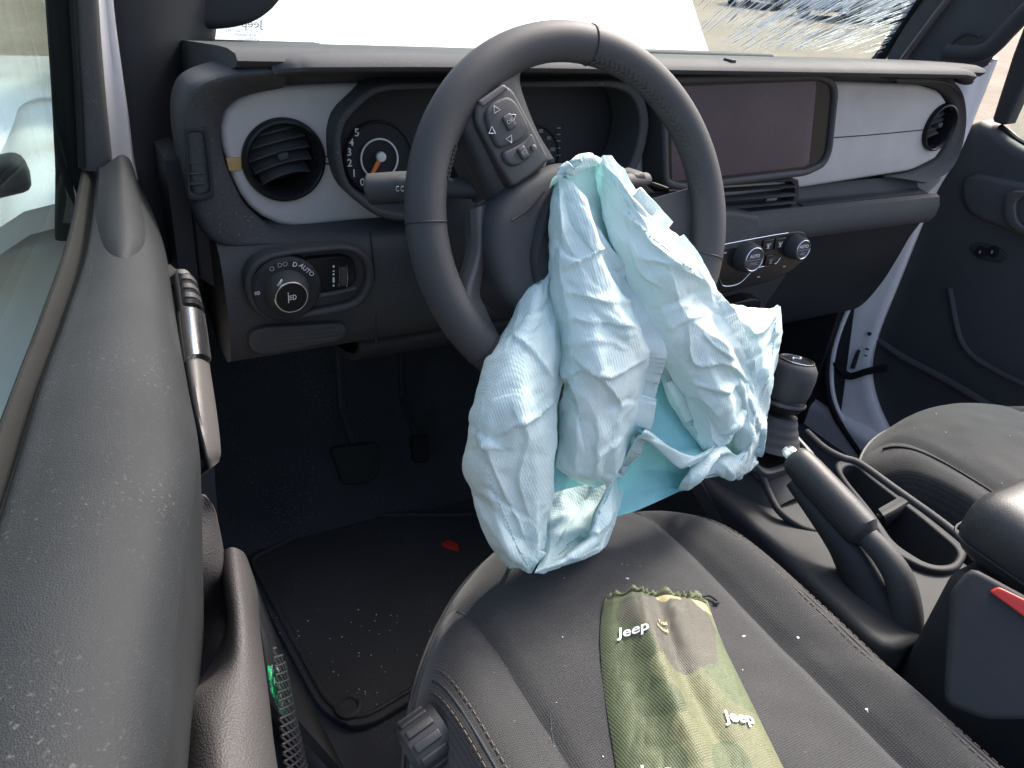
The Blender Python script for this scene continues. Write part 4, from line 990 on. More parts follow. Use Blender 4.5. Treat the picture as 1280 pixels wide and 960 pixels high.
# curved mouldings on the driver side flank
tube('flank_rib', catmull([pZ(x, y, z) for x, y, z in [(934, 585, .83), (950, 592, .825), (962, 618, .81), (975, 640, .80), (1000, 658, .79), (1030, 668, .785), (1056, 685, .77)]], 50), .005, M['shell'], cs, 10)
rows = [[pZ(*q) for q in r] for r in [[(862, 632, .74), (890, 606, .76), (912, 600, .77), (930, 600, .77)], [(900, 650, .72), (925, 622, .745), (936, 620, .75), (948, 630, .74)], [(945, 700, .68), (950, 660, .71), (960, 650, .72), (975, 660, .70)]]]
patch('flank_panel', rows, 24, 24, M['dash_dark'], cs, .01)
tube('flank_rib', catmull([pZ(x, y, z) for x, y, z in [(908, 602, .775), (926, 612, .77), (938, 632, .76), (950, 660, .74), (962, 690, .72)]], 40), .006, M['shell'], cs, 10)
# cup holder well
well_o = zpoly([(1062, 572), (1084, 590), (1150, 640), (1212, 690), (1196, 716), (1160, 716), (1110, 690), (1082, 640), (1050, 600), (1040, 580)], .795)
well_i = zpoly([(1066, 582), (1086, 600), (1148, 648), (1200, 692), (1188, 708), (1160, 708), (1118, 682), (1090, 640), (1060, 604), (1050, 588)], .795)
fw_ = Fr((0, 0, .795), (1, 0, 0), (0, 1, 0))
bezel('cup_holder', fw_, well_o, well_i, -.03, .004, -.0, .004, M['shell'], cs, r=.02, r2=.018, n=90)
dk = outline(well_i, .018, 80); cut(deck_o, fw_, [inset(dk, -.002)])
V, F = loft([to3(fw_, dk, .003), to3(fw_, inset(dk, .004), -.03), to3(fw_, inset(dk, .008), -.075)], True, False, True); mesh('well', V, F, M['shell'], cs)
rows = [[pZ(x, y, z) for x, y, z in r] for r in [[(1098, 636, .80), (1112, 628, .80), (1126, 620, .80)], [(1106, 648, .797), (1122, 640, .797), (1138, 630, .797)], [(1108, 664, .74), (1128, 656, .74), (1146, 644, .74)]]]
patch('cup_divider', rows, 12, 12, M['shell'], cs, .012)
p = pZ(1146, 690, .72); lathe('cup_boss', Fr(p, (1, 0, 0), (0, 1, 0)), [(.016, -.004), (.015, .012), (.009, .018), (.002, .020)], M['dash_dark'], cs, 18)
tube('deck_rib', catmull([pZ(x, y, .80) for x, y in [(1008, 540), (1030, 560), (1052, 572), (1075, 580), (1120, 612), (1180, 655), (1216, 686), (1250, 716)]], 50), .006, M['dash_dark'], cs, 10)
# arm rest box with its padded lid
V, F = box_geo((.02, -.53, .73), A(1, 0, 0), A(0, 1, 0), A(0, 0, 1), .10, .19, .18, .02); mesh('storage_box', V, F, M['shell'], cs)
V, F = box_geo((.03, -.51, .945), A(1, 0, 0), A(0, 1, .03), A(0, -.03, 1), .092, .195, .042, .032); ld = mesh('arm_rest_lid', V, F, M['vinyl'], cs)
V, F = tube_geo(fillet([(-.0625, -.70), (.1225, -.70), (.1225, -.3145), (-.0625, -.3145)], .03) @ np.array([[1, 0, 0], [0, 1, 0]]) + A(0, 0, .935), .0016, 6, closed=True); mesh('lid_seam', V, F, M['shell'], ld)

# ================================================================== hand brake
hb = thing('handbrake_lever', 'black handbrake lever with silver release button on the console', 'handbrake', pX(1120, 730, -.05))
a, b = pX(990, 569, -.045), pX(1085, 672, -.045); d = nrm(b - a); up = nrm(np.cross(np.cross(d, A(0, 0, 1)), d))
P = np.array([a + d * s for s in np.linspace(.004, np.linalg.norm(b - a), 30)])
r = np.interp(np.linspace(0, 1, 30), [0, .05, .2, .7, .93, 1], [.016, .019, .0205, .0215, .021, .013])
V, F = tube_geo(P, r, 20, flat=1.15, up=A(0, 0, 1)); gr = mesh('grip', V, F, M['vinyl'], hb)
tube('grip_seam', [p + nrm(np.cross(A(0, 0, 1), d)) * q * -1.0 * .98 for p, q in zip(P[2:-2], r[2:-2])], .0009, M['shell'], gr, 6)
P2 = np.array([a - d * .012, a - d * .006, a + d * .006]); V, F = tube_geo(P2, [.007, .0105, .011], 16, up=A(0, 0, 1)); mesh('release_button', V, F, M['chrome'], hb)
P = catmull([b - d * .01, b + d * .03, b + d * .06 + A(0, 0, -.012), b + d * .085 + A(0, 0, -.05), b + d * .09 + A(0, 0, -.10)], 20)
tube('lever_arm', P, np.linspace(.0125, .02, 20), M['dash_dark'], hb, 14, flat=1.1)
P = catmull([a + d * .02 + A(-.012, 0, -.024), a + d * .10 + A(-.012, 0, -.03), b + A(-.008, 0, -.04), b + d * .06 + A(-.004, 0, -.07)], 20)
tube('lever_skirt', P, np.linspace(.006, .024, 20), M['shell'], hb, 12, flat=1.3)

# ================================================================== gear lever
gl = thing('gear_lever', 'black gear lever knob with ringed cap, right of the airbag', 'gear lever', (.01, -.02, .84))
top, bot = pX(996, 451, .02), pX(966, 545, .0); ax = nrm(top - bot)
fg = Fr(bot, nrm(np.cross(A(0, 1, 0), ax)), np.cross(ax, nrm(np.cross(A(0, 1, 0), ax))))
h = np.linalg.norm(top - bot)
K_ = 1.32
def gp(pr): return [(r_ * K_, z_) for r_, z_ in pr]
kn = lathe('knob', fg, gp([(.019, h * .50), (.0215, h * .54), (.0235, h * .64), (.0245, h * .80), (.0238, h * .92), (.0205, h * .98), (.0185, h)]), M['leather'], gl, 40)
lathe('cap', fg, gp([(.0188, h - .002), (.0186, h + .0012), (.0165, h + .002), (.016, h + .001), (.004, h + .0015)]), M['gloss'], kn, 36)
lathe('cap_ring', fg, gp([(.0186, h + .0005), (.0184, h + .0020), (.0174, h + .0022), (.0172, h + .0008)]), M['chrome'], kn, 36, cap1=False)
V, F = tube_geo(np.array([fg(x, y, h + .003) for x, y in [(-.012, -.002), (-.004, .004), (.003, -.002), (.012, .004)]]), .0016, 6); mesh('cap_emblem', V, F, M['grey_mark'], kn)
lathe('collar', fg, gp([(.017, h * .36), (.0205, h * .42), (.0225, h * .46), (.0225, h * .50), (.021, h * .53), (.018, h * .54)]), M['gloss'], gl, 40)
lathe('collar_ring', fg, gp([(.0228, h * .455), (.0234, h * .475), (.0228, h * .495), (.0222, h * .495)]), M['satin'], gl, 40, cap1=False)
prof = []
for i in range(16):
    s = i / 15; prof.append(((.034 - .015 * s ** .8 + .0004 * math.sin(i * 1.7)) * 1.3, -.012 + s * h * .40))
lathe('boot', fg, prof, M['leather'], gl, 30)

# ================================================================== belt buckle
bk = thing('seat_belt_buckle', 'black seat belt buckle with red release button beside the driver seat', 'buckle', pX(1240, 800, -.11))
fbk = Fr(pX(1255, 748, -.115), nrm(A(.35, -.85, .05)), nrm(A(.55, .2, .8)))
P = fbk.poly([(1200, 722), (1222, 700), (1330, 760), (1330, 820), (1290, 800)]); P2 = fbk.poly([(1188, 740), (1214, 708), (1340, 776), (1340, 900), (1230, 900), (1180, 880)])
plate('housing', fbk, P2, -.03, .0, .006, M['shell'], bk, r=.008)
P = fbk.poly([(1236, 739), (1248, 733), (1312, 764), (1312, 784), (1284, 774)], .003); plate('release_button', fbk, P, -.004, .004, .002, M['red'], bk, r=.003)

# ================================================================== pedals, mat, litter
def pedal(name, label, pts, y, tilt):
    f = Fr(pY(*pts[0], y), (1, 0, 0), (0, tilt, 1)); t_ = thing(name, label, 'pedal', f.o)
    pd_ = plate('pad', f, f.poly(pts), -.012, .0, .005, M['rubber'], t_, r=.01)
    c = np.mean([f(*q) for q in f.poly(pts)], axis=0); tube('arm', [c + A(0, .01, 0), c + A(0, .10, .06), c + A(0, .13, .28)], .007, M['shell'], t_, 8)
    return t_
pedal('brake_pedal', 'black brake pedal in the dark footwell', [(412, 560), (474, 552), (476, 590), (462, 606), (430, 608)], .42, .5)
pedal('accelerator_pedal', 'slim black accelerator pedal right of the brake pedal', [(514, 545), (538, 543), (538, 578), (518, 580)], .48, .5)
P = zpoly([(300, 700), (420, 640), (640, 640), (640, 800), (500, 885), (470, 904), (440, 912), (400, 890)], .45)
fm_ = Fr((0, 0, .45), (1, 0, 0), (0, 1, 0)); fmat = plate('floor_mat', fm_, P, -.008, .004, .003, M['mat'], None, r=.03, n=90); tag(fmat, 'black rubber floor mat in the driver footwell, dusted with grit', 'floor mat')
Q = inset(outline(P, .03, 90), .014); tube('mat_rib', to3(fm_, Q, .005), .004, M['mat'], fmat, 8, closed=True)
for x, y in ((436, 884),):
    p = pZ(x, y, .455); lathe('mat_fastener', Fr(p, (1, 0, 0), (0, 1, 0)), [(.022, -.002), (.02, .004), (.014, .005), (.012, .002)], M['mat'], fmat, 24)
fl_ = Fr(pZ(562, 684, .456), (1, .3, 0), (-.3, 1, 0)); sh = plate('plastic_shard', fl_, fl_.poly([(551, 682), (560, 677), (572, 682), (574, 690), (562, 687)]), -.001, .005, .001, M['red'], None, r=.002, n=24); tag(sh, 'small red plastic shard lying on the dark footwell floor', 'shard')
# grit and crumbs of glass lying about
rr = random.Random(11); kg = MB()
def crumb(p, s): 
    u = nrm(A(rr.gauss(0, 1), rr.gauss(0, 1), rr.gauss(0, .4))); v = nrm(np.cross(u, A(.2, .1, 1))); w = np.cross(u, v)
    kg.add([p + u * s, p - u * s * .8 + v * s * .6, p - v * s + u * .2 * s, p + w * s * .8, p - w * s * .5], [[0, 1, 3], [1, 2, 3], [2, 0, 3], [1, 0, 4], [2, 1, 4], [0, 2, 4]])
for i in range(26): crumb(dpt(rr.uniform(-.85, .95), rr.uniform(.1, .55)) + A(0, 0, .0008), rr.uniform(.0005, .0011))
for i in range(18): crumb(ppt(rr.uniform(-.8, .6), rr.uniform(.05, .4)) + A(0, 0, .0008), rr.uniform(.0006, .0014))
for i in range(70): crumb(pZ(rr.uniform(330, 560), rr.uniform(760, 900), .456), rr.uniform(.0006, .0016))
for x, y in ((930, 795), (1084, 888), (784, 723), (998, 797)): crumb(pZ(x, y, .853), .0022)
gt = kg.build('glass_grit', M['crack'], None, smooth=False); tag(gt, 'fine pale grit and crumbs of glass scattered over seats and floor', 'grit', kind='stuff')
# ================================================================== drawstring pouch on the seat
def seat_z(x, y):
    s = (x + .395) / .23; return dH(s, np.maximum(0.0, dyf(s) - y))
pz = .853
NU, NV = 150, 230
edgeL = catmull([pZ(x, y, pz) for x, y in [(759, 741), (753, 762), (751, 800), (757, 860), (768, 920), (779, 975), (792, 1040)]], NV)
edgeR = catmull([pZ(x, y, pz) for x, y in [(886, 739), (893, 762), (908, 800), (936, 860), (962, 915), (990, 972), (1024, 1040)]], NV)
def pouch(u, v, top=True, lift=0.0, smooth_=False):
    """point of the pouch at u across, v along (arrays)"""
    u, v = np.broadcast_arrays(np.asarray(u, float), np.asarray(v, float)); tt = np.linspace(0, 1, NV)
    def ed(E): return np.stack([np.interp(v, tt, E[:, k]) for k in range(3)], -1)
    p = ed(edgeL) * (1 - u)[..., None] + ed(edgeR) * u[..., None]
    z = seat_z(p[..., 0], p[..., 1]) + .002
    def vn(a, b_, c, sc): return vnoise(np.stack([a, b_, np.full_like(a, c)], -1), sc)
    e = 1 - np.abs(2 * u - 1) ** 6; th = .006 + .006 * np.sin(PI * np.minimum(1, v * 1.6) * .5)
    if top:
        r1 = .26 + .24 * v; ex = np.exp
        fold = .017 * ex(-((u - r1) / .12) ** 2) * ex(-((v - .45) / .40) ** 2) - .006 * ex(-((u - r1 - .18) / .08) ** 2) * ex(-((v - .5) / .3) ** 2)
        fold += .011 * ex(-((u - .62) / .17) ** 2 - ((v - .22) / .14) ** 2)
        if not smooth_: fold += .0016 * np.abs(vn(u * .5, v * .9, .3, 12)) + .0010 * np.abs(vn(u * .5 + v * .3, v * .6, .7, 30))
        gz = ex(-v / .05); gather = gz * (.0026 * np.sin(u * 70 + 2.5 * np.sin(u * 17)) + .0022 * np.sin(u * 23 + 1)) - .005 * ex(-((v - .055) / .018) ** 2)
        z = z + e * th + (e * .8 + .2) * fold + gather * (.3 + .7 * e) + lift
        p = p + np.stack([0 * u, gz * .0035 * vn(u, 0 * u + .1, .2, 14), 0 * u], -1)
    return np.concatenate([p[..., :2], z[..., None]], -1)
U, W = np.linspace(0, 1, NU), np.linspace(0, 1, NV)
UU, VV = np.meshgrid(U, W)
GT = pouch(UU, VV); GB = pouch(UU, VV, False)
M_camo, nt, b = new_mat('camouflage cloth')
at = nt.nodes.new('ShaderNodeVertexColor'); at.layer_name = 'camo'; co = coords(nt)
wv = node(nt, 'ShaderNodeTexWave', Scale=150.0, Distortion=.4); wv.bands_direction = 'X'; lk(nt, co, wv.inputs[0])
wv2 = node(nt, 'ShaderNodeTexWave', Scale=150.0, Distortion=.4); wv2.bands_direction = 'Y'; lk(nt, co, wv2.inputs[0])
mx = node(nt, 'ShaderNodeMath', operation='ADD'); lk(nt, wv.outputs['Fac'], mx.inputs[0]); lk(nt, wv2.outputs['Fac'], mx.inputs[1])
tn = node(nt, 'ShaderNodeTexNoise', Scale=26.0, Detail=3); lk(nt, co, tn.inputs[0])
ct = node(nt, 'ShaderNodeMath', operation='MULTIPLY'); lk(nt, tn.outputs[0], ct.inputs[0]); ct.inputs[1].default_value = 70.0
sn = node(nt, 'ShaderNodeMath', operation='SINE'); lk(nt, ct.outputs[0], sn.inputs[0])
ln = ramp(nt, sn.outputs[0], [(.90, (1, 1, 1)), (.99, (.78, .80, .74))])
gd = ramp(nt, mx.outputs[0], [(.25, (.80, .80, .80)), (.95, (1.1, 1.1, 1.1))])
m1 = nt.nodes.new('ShaderNodeMix'); m1.data_type = 'RGBA'; m1.blend_type = 'MULTIPLY'; m1.inputs[0].default_value = 1; lk(nt, at.outputs[0], m1.inputs[6]); lk(nt, gd, m1.inputs[7])
m2 = nt.nodes.new('ShaderNodeMix'); m2.data_type = 'RGBA'; m2.blend_type = 'MULTIPLY'; m2.inputs[0].default_value = 1; lk(nt, m1.outputs[2], m2.inputs[6]); lk(nt, ln, m2.inputs[7])
lk(nt, m2.outputs[2], b.inputs['Base Color']); b.inputs['Roughness'].default_value = .62; b.inputs['Sheen Weight'].default_value = .15
bp = node(nt, 'ShaderNodeBump', Strength=.35, Distance=.0006); lk(nt, mx.outputs[0], bp.inputs['Height']); lk(nt, bp.outputs[0], b.inputs['Normal'])
pc = thing('drawstring_pouch', 'green camouflage drawstring pouch lying on the driver seat', 'pouch', A(*GT.reshape(-1, 3).mean(0)[:2], GT[..., 2].min()))
po = shell('cloth', GT, GB, M_camo, pc)
olive, green, brown, tan_, dark = A(.098, .105, .046), A(.052, .070, .027), A(.054, .050, .035), A(.30, .26, .13), A(.075, .085, .035)
def camo(u, v):
    q = np.stack([u * .62, v, 0 * u], -1); w1 = vnoise(q, 5.0); w2 = vnoise(q + A(3, 1, 0), 9.0); w3 = vnoise(q + A(5, 2, 1), 22.0)
    j = .05 * w2 + .02 * w3
    def bl(cu, cv, ru, rv): return ((u - cu) / ru) ** 2 + ((v - cv) / rv) ** 2 + 6 * j
    C = np.zeros(u.shape + (3,)) + olive
    def put(mask, c): C[mask] = c
    put((u < .30 + .16 * v + j * 2.5) & (v > .2), green)
    put((v < .52 + .6 * j - .2 * u) & (u < .5), green * .9)
    put((bl(.98, .42, .30, .17) < 1), green * 1.25)
    put((bl(.64, .26, .34, .21) < 1) | (bl(.30, .22, .15, .10) < 1), brown)
    put((bl(.66, .80, .12, .10) < 1) | (bl(.05, .90, .12, .08) < 1), green * 1.1)
    put(((u - .60) / .12) ** 2 + ((v - .115) / .05) ** 2 + 1.1 * w3 < .75, tan_)
    put((np.abs((u - .90) - 1.1 * (v - .12)) < .06 + .03 * w3) & (np.abs(v - .12) < .05), tan_)
    put(v < .03, dark)
    return C
cols = camo(UU, VV).reshape(-1, 3)
ca = po.data.color_attributes.new('camo', 'FLOAT_COLOR', 'POINT'); al = np.ones((len(po.data.vertices), 4)); al[:NU * NV, :3] = cols; al[NU * NV:2 * NU * NV, :3] = cols
ca.data.foreach_set('color', al.ravel())
cenL = (edgeL + edgeR) / 2; axis_ = nrm((cenL[-1] - cenL[0])[:2]); perp = A(axis_[1], -axis_[0])
tabv = np.linspace(0, 1, NV)
def uv_at(xy):
    """where on the pouch a point of the seat plan lies"""
    v = np.interp((xy - cenL[0][:2]) @ axis_, (cenL[:, :2] - cenL[0][:2]) @ axis_, tabv)
    for _ in range(3):
        a = np.stack([np.interp(v, tabv, edgeL[:, k]) for k in (0, 1)], -1); c = np.stack([np.interp(v, tabv, edgeR[:, k]) for k in (0, 1)], -1); d = c - a
        u = np.sum((xy - a) * d, -1) / np.sum(d * d, -1); r = xy - (a + d * u[..., None]); v = np.clip(v + r @ -(-axis_) / np.linalg.norm(cenL[-1] - cenL[0]), 0, 1)
    return np.clip(u, 0, 1), v
def on_pouch(s, x, y, size, mat, bold=.0, rot=0.0, name='printed_word'):
    c = pZ(x, y, pz + .012)[:2]; e = nrm((pZ(x + 10 * math.cos(rot), y - 10 * math.sin(rot), pz + .012) - pZ(x, y, pz + .012))[:2]); up = A(-e[1], e[0])
    def wp(a, b_, z):
        xy = c + e * a + up * b_; u, v = uv_at(xy[None]); q = pouch(u, v, True, 0.0, True)[0]; return A(xy[0], xy[1], q[2] + .0026 + (z > 0) * .0003)
    text(s, None, size, mat, pc, name, .0003, warp=wp, bold=bold)
for x, y, rt in ((791, 791, -.16), (926, 893, -.02), (824, 957, -.08)):
    on_pouch('Jeep', x, y, .0160, M['white_mark'], .00025, rt)
M['tan_mark'] = simple('tan print', (.45, .38, .18), .6)
on_pouch('Trail', 828, 779, .0055, M['tan_mark'], .0001, -.05); on_pouch('Rated', 828, 787, .0055, M['tan_mark'], .0001, -.05)
p = pouch(.985, .03); q = pouch(.97, .06)
tube('drawstring', catmull([p + A(-.004, .004, .004), p + A(.006, .002, .003), p + A(.010, -.008, .001), q + A(.008, -.004, .001)], 16), .0016, M['shell'], pc, 8)
P = [pouch(u, .052, True, .001) for u in np.linspace(.02, .98, 90)]; tube('hem_seam', P, .0007, simple('olive thread', (.08, .09, .04), .8), pc, 5)

# ================================================================== airbag
def buckle(T, su, sv, iters=220, hold=.02, seed=0, amp=.004, sc=(28, 60), fold=0.0, pin_edge=True):
    """lay cloth that is a little too long for the shape it hangs in, so that it creases"""
    n = grid_normals(T); X = T + n * (amp * vnoise(T + seed * 1.7, sc[0]) + amp * .5 * np.abs(vnoise(T + seed * 3.1, sc[1])))[..., None]
    Lu = np.linalg.norm(np.diff(T, axis=0), axis=2) * su; Lv = np.linalg.norm(np.diff(T, axis=1), axis=2) * sv
    La = np.linalg.norm(T[1:, 1:] - T[:-1, :-1], axis=2) * (su + sv) / 2; Lb = np.linalg.norm(T[1:, :-1] - T[:-1, 1:], axis=2) * (su + sv) / 2
    K = np.full(T.shape[:2], hold)
    if pin_edge: K[:2] = .35; K[-2:] = .2; K[:, :2] = .2; K[:, -2:] = .2
    K = K[..., None]
    def proj(Aa, Bb, L, k, D, C, sa, sb):
        d = Bb - Aa; l = np.linalg.norm(d, axis=-1); m = (d * ((l - L) / (l + 1e-9) * k)[..., None]); D[sa] += m; D[sb] -= m; C[sa] += 1; C[sb] += 1
    s = slice
    for it in range(iters):
        D = np.zeros_like(X); C = np.zeros(X.shape[:2])
        for (sa, sb, L, k) in (((s(None, -1), s(None)), (s(1, None), s(None)), Lu, .5), ((s(None), s(None, -1)), (s(None), s(1, None)), Lv, .5), ((s(None, -1), s(None, -1)), (s(1, None), s(1, None)), La, .25), ((s(None, -1), s(1, None)), (s(1, None), s(None, -1)), Lb, .25)):
            proj(X[sa], X[sb], L, k, D, C, sa, sb)
        X = X + D / np.maximum(C, 1)[..., None] * 1.6
        X = X + (T - X) * K
        if it % 3 == 0:                                     # bending
            S = X.copy(); S[1:-1] += .10 * (X[2:] + X[:-2] - 2 * X[1:-1]); S[:, 1:-1] += .10 * (X[:, 2:] + X[:, :-2] - 2 * X[:, 1:-1]); X = S
    return X

def facets(X, seed, cell, q, stretch=1.0, rot=0.0):
    """crisp crease network: lower envelope of many bowls over the cloth, in the cloth's own lengths"""
    a = np.concatenate([[0], np.cumsum(np.linalg.norm(np.diff(X, axis=0), axis=2).mean(1))]); b_ = np.concatenate([[0], np.cumsum(np.linalg.norm(np.diff(X, axis=1), axis=2).mean(0))])
    Pa, Pb = np.meshgrid(a, b_, indexing='ij'); c_, s_ = math.cos(rot), math.sin(rot); x = (Pa * c_ + Pb * s_) / stretch; y = -Pa * s_ + Pb * c_
    wob = .35 * cell; x = x + wob * vnoise(X + seed, .9 / cell); y = y + wob * vnoise(X + seed + 9, .9 / cell)
    rg = np.random.default_rng(seed); n = max(4, int(np.ptp(x) * np.ptp(y) / cell ** 2)); cx = rg.uniform(x.min(), x.max(), n); cy = rg.uniform(y.min(), y.max(), n); g = rg.normal(0, .10, (n, 2)); h = rg.uniform(0, .3, n) * q * cell ** 2
    d = np.full(x.shape, 1e9)
    for k in range(n): d = np.minimum(d, q * ((x - cx[k]) ** 2 + (y - cy[k]) ** 2) + g[k, 0] * (x - cx[k]) + g[k, 1] * (y - cy[k]) + h[k])
    return d - d.mean()
def planes(X, seed, cell, rot=0.0, stretch=1.5):
    """flat facets with sharp creases: straight interpolation between random heights on a bent triangle net"""
    a = np.concatenate([[0], np.cumsum(np.linalg.norm(np.diff(X, axis=0), axis=2).mean(1))]); b_ = np.concatenate([[0], np.cumsum(np.linalg.norm(np.diff(X, axis=1), axis=2).mean(0))])
    Pa, Pb = np.meshgrid(a, b_, indexing='ij'); c_, s_ = math.cos(rot), math.sin(rot); x = (Pa * c_ + Pb * s_) / stretch; y = -Pa * s_ + Pb * c_
    x = (x + .55 * cell * vnoise(X + seed, .55 / cell)) / cell + 100; y = (y + .55 * cell * vnoise(X + seed + 9, .55 / cell)) / cell + 100
    tb = np.random.default_rng(seed + 500).normal(0, 1, (64, 64)); i, j = np.floor(x).astype(int), np.floor(y).astype(int); fx, fy = x - i, y - j
    h = lambda p, q: tb[p % 64, q % 64]
    A0, A1, A2, A3 = h(i, j), h(i + 1, j), h(i, j + 1), h(i + 1, j + 1)
    return np.where(fx > fy, A0 + (A1 - A0) * fx + (A3 - A1) * fy, A0 + (A2 - A0) * fy + (A3 - A2) * fx) * cell
bag_V, bag_F, shade_V, shade_F = [], [], [], []
def back(p, q, d): w = nrm(p - CAM); return p + w * d + (q - p) * .12
def to_px(X): c = (X - CAM) @ AX; return np.stack([640 - FOC * c[..., 0] / c[..., 2], 480 + FOC * c[..., 1] / c[..., 2]], -1)
# the sharp folds one can follow on the cloth: which lobe, height (mm), course
FOLDS = [('L', 5, [(616, 543), (649, 527), (677, 509), (693, 500)]), ('L', -2.5, [(592, 528), (615, 547), (642, 568)]), ('L', 3, [(644, 417), (663, 445), (691, 476)]), ('L', -3, [(598, 602), (629, 626), (667, 654)]),
         ('L', 3, [(601, 523), (608, 564), (639, 633), (660, 681)]), ('L', -3, [(605, 455), (642, 417), (692, 372)]), ('L', 2.5, [(640, 500), (655, 545), (650, 600), (664, 660)]), ('L', 2, [(590, 560), (620, 556), (650, 566)]),
         ('M', 4, [(704, 337), (746, 316), (754, 311)]), ('M', -3, [(752, 314), (770, 345), (783, 379)]), ('M', 2.5, [(696, 367), (739, 372), (783, 378), (812, 366)]), ('M', 2.5, [(697, 400), (752, 403), (812, 410)]),
         ('M', 5, [(696, 480), (722, 463), (766, 469), (814, 448)]), ('M', -3.5, [(704, 492), (725, 533), (732, 570)]), ('M', 3.5, [(784, 548), (752, 568), (722, 601)]), ('M', 4, [(712, 440), (746, 469), (766, 489), (782, 515)]), ('M', -2.5, [(690, 300), (720, 320), (748, 314)]), ('M', 2, [(700, 430), (740, 428), (790, 436)]), ('M', -2.5, [(760, 520), (785, 505), (808, 500)]), ('M', 2.5, [(745, 520), (748, 560), (744, 600)]),
         ('R', 4, [(766, 256), (797, 283), (821, 311), (852, 338), (888, 358)]), ('R', 3, [(801, 324), (828, 331), (866, 335)]), ('R', -3.5, [(814, 393), (845, 383), (888, 359)]), ('R', 5, [(862, 405), (866, 452), (904, 455), (940, 480)]), ('R', -4, [(898, 390), (917, 427), (936, 474)]), ('R', 3, [(835, 416), (862, 400), (895, 386)]), ('R', 4, [(862, 478), (897, 489), (938, 478)]), ('R', -3.5, [(900, 551), (932, 513), (942, 484)]), ('R', 2.5, [(785, 300), (800, 340), (830, 365)]), ('R', 2, [(850, 500), (880, 505), (905, 530)]), ('R', 2.5, [(880, 415), (900, 440), (925, 450)]), ('R', -2.5, [(770, 230), (790, 255), (812, 275)]),
         ('F', 4.5, [(902, 392), (920, 408), (940, 420), (975, 388)]), ('F', -4, [(942, 484), (956, 450), (972, 420)]), ('F', 3.5, [(925, 560), (940, 520), (946, 484)]), ('F', 3, [(915, 585), (940, 560), (956, 520)]), ('F', -2.5, [(910, 470), (930, 455), (950, 440)]),
         ('P', 3, [(668, 655), (677, 688), (670, 717)]), ('P', -3.5, [(690, 688), (721, 640), (739, 610)]), ('P', 4, [(705, 684), (752, 660), (770, 626)]), ('P', 2.5, [(700, 700), (730, 690), (748, 672)])]
def grid_lin(P, nu, nv):
    a = np.linspace(0, P.shape[0] - 1, nu); b_ = np.linspace(0, P.shape[1] - 1, nv); i = np.minimum(a.astype(int), P.shape[0] - 2); j = np.minimum(b_.astype(int), P.shape[1] - 2); f = (a - i)[:, None, None]; g = (b_ - j)[None, :, None]
    A0, A1, A2, A3 = P[i][:, j], P[i + 1][:, j], P[i][:, j + 1], P[i + 1][:, j + 1]
    return np.where(f > g, A0 + (A1 - A0) * f + (A3 - A1) * g, A0 + (A2 - A0) * g + (A3 - A2) * f)
def fold_lift(X, tag_):
    q = to_px(X); H = np.zeros(q.shape[:2])
    for t_, mm_, pts in FOLDS:
        if t_ != tag_: continue
        C = catmull(np.array(pts, float), 24); C = C + np.stack([vnoise(np.stack([C[:, 0], C[:, 1], 0 * C[:, 0]], -1), .07), vnoise(np.stack([C[:, 1], C[:, 0], 0 * C[:, 0] + 5], -1), .07)], -1) * 3.0
        a, b_ = C[:-1], C[1:]; d = b_ - a; L = (d ** 2).sum(1)
        w = q[..., None, :] - a; t = np.clip((w * d).sum(-1) / L, 0, 1); r = w - d * t[..., None]; dist = np.linalg.norm(r, axis=-1); k = dist.argmin(-1)
        dm = np.take_along_axis(dist, k[..., None], -1)[..., 0]; dk_ = d[k]; rk = np.take_along_axis(r, k[..., None, None], 2)[..., 0, :]
        side = np.sign(dk_[..., 0] * rk[..., 1] - dk_[..., 1] * rk[..., 0]); s_ = (k + np.take_along_axis(t, k[..., None], -1)[..., 0]) / len(a)
        taper = np.clip(np.minimum(s_, 1 - s_) * 5, 0, 1) ** .7
        H += mm_ * .001 * taper * np.where(side < 0, np.exp(-dm / 7.0), .35 - 1.0 * np.exp(-dm / 3.0) * .0 - .35 + np.exp(-dm / 2.2) * 1.0 - .45 * np.exp(-dm / 8.0) * (1 - np.exp(-dm / 2.2)))
    return H
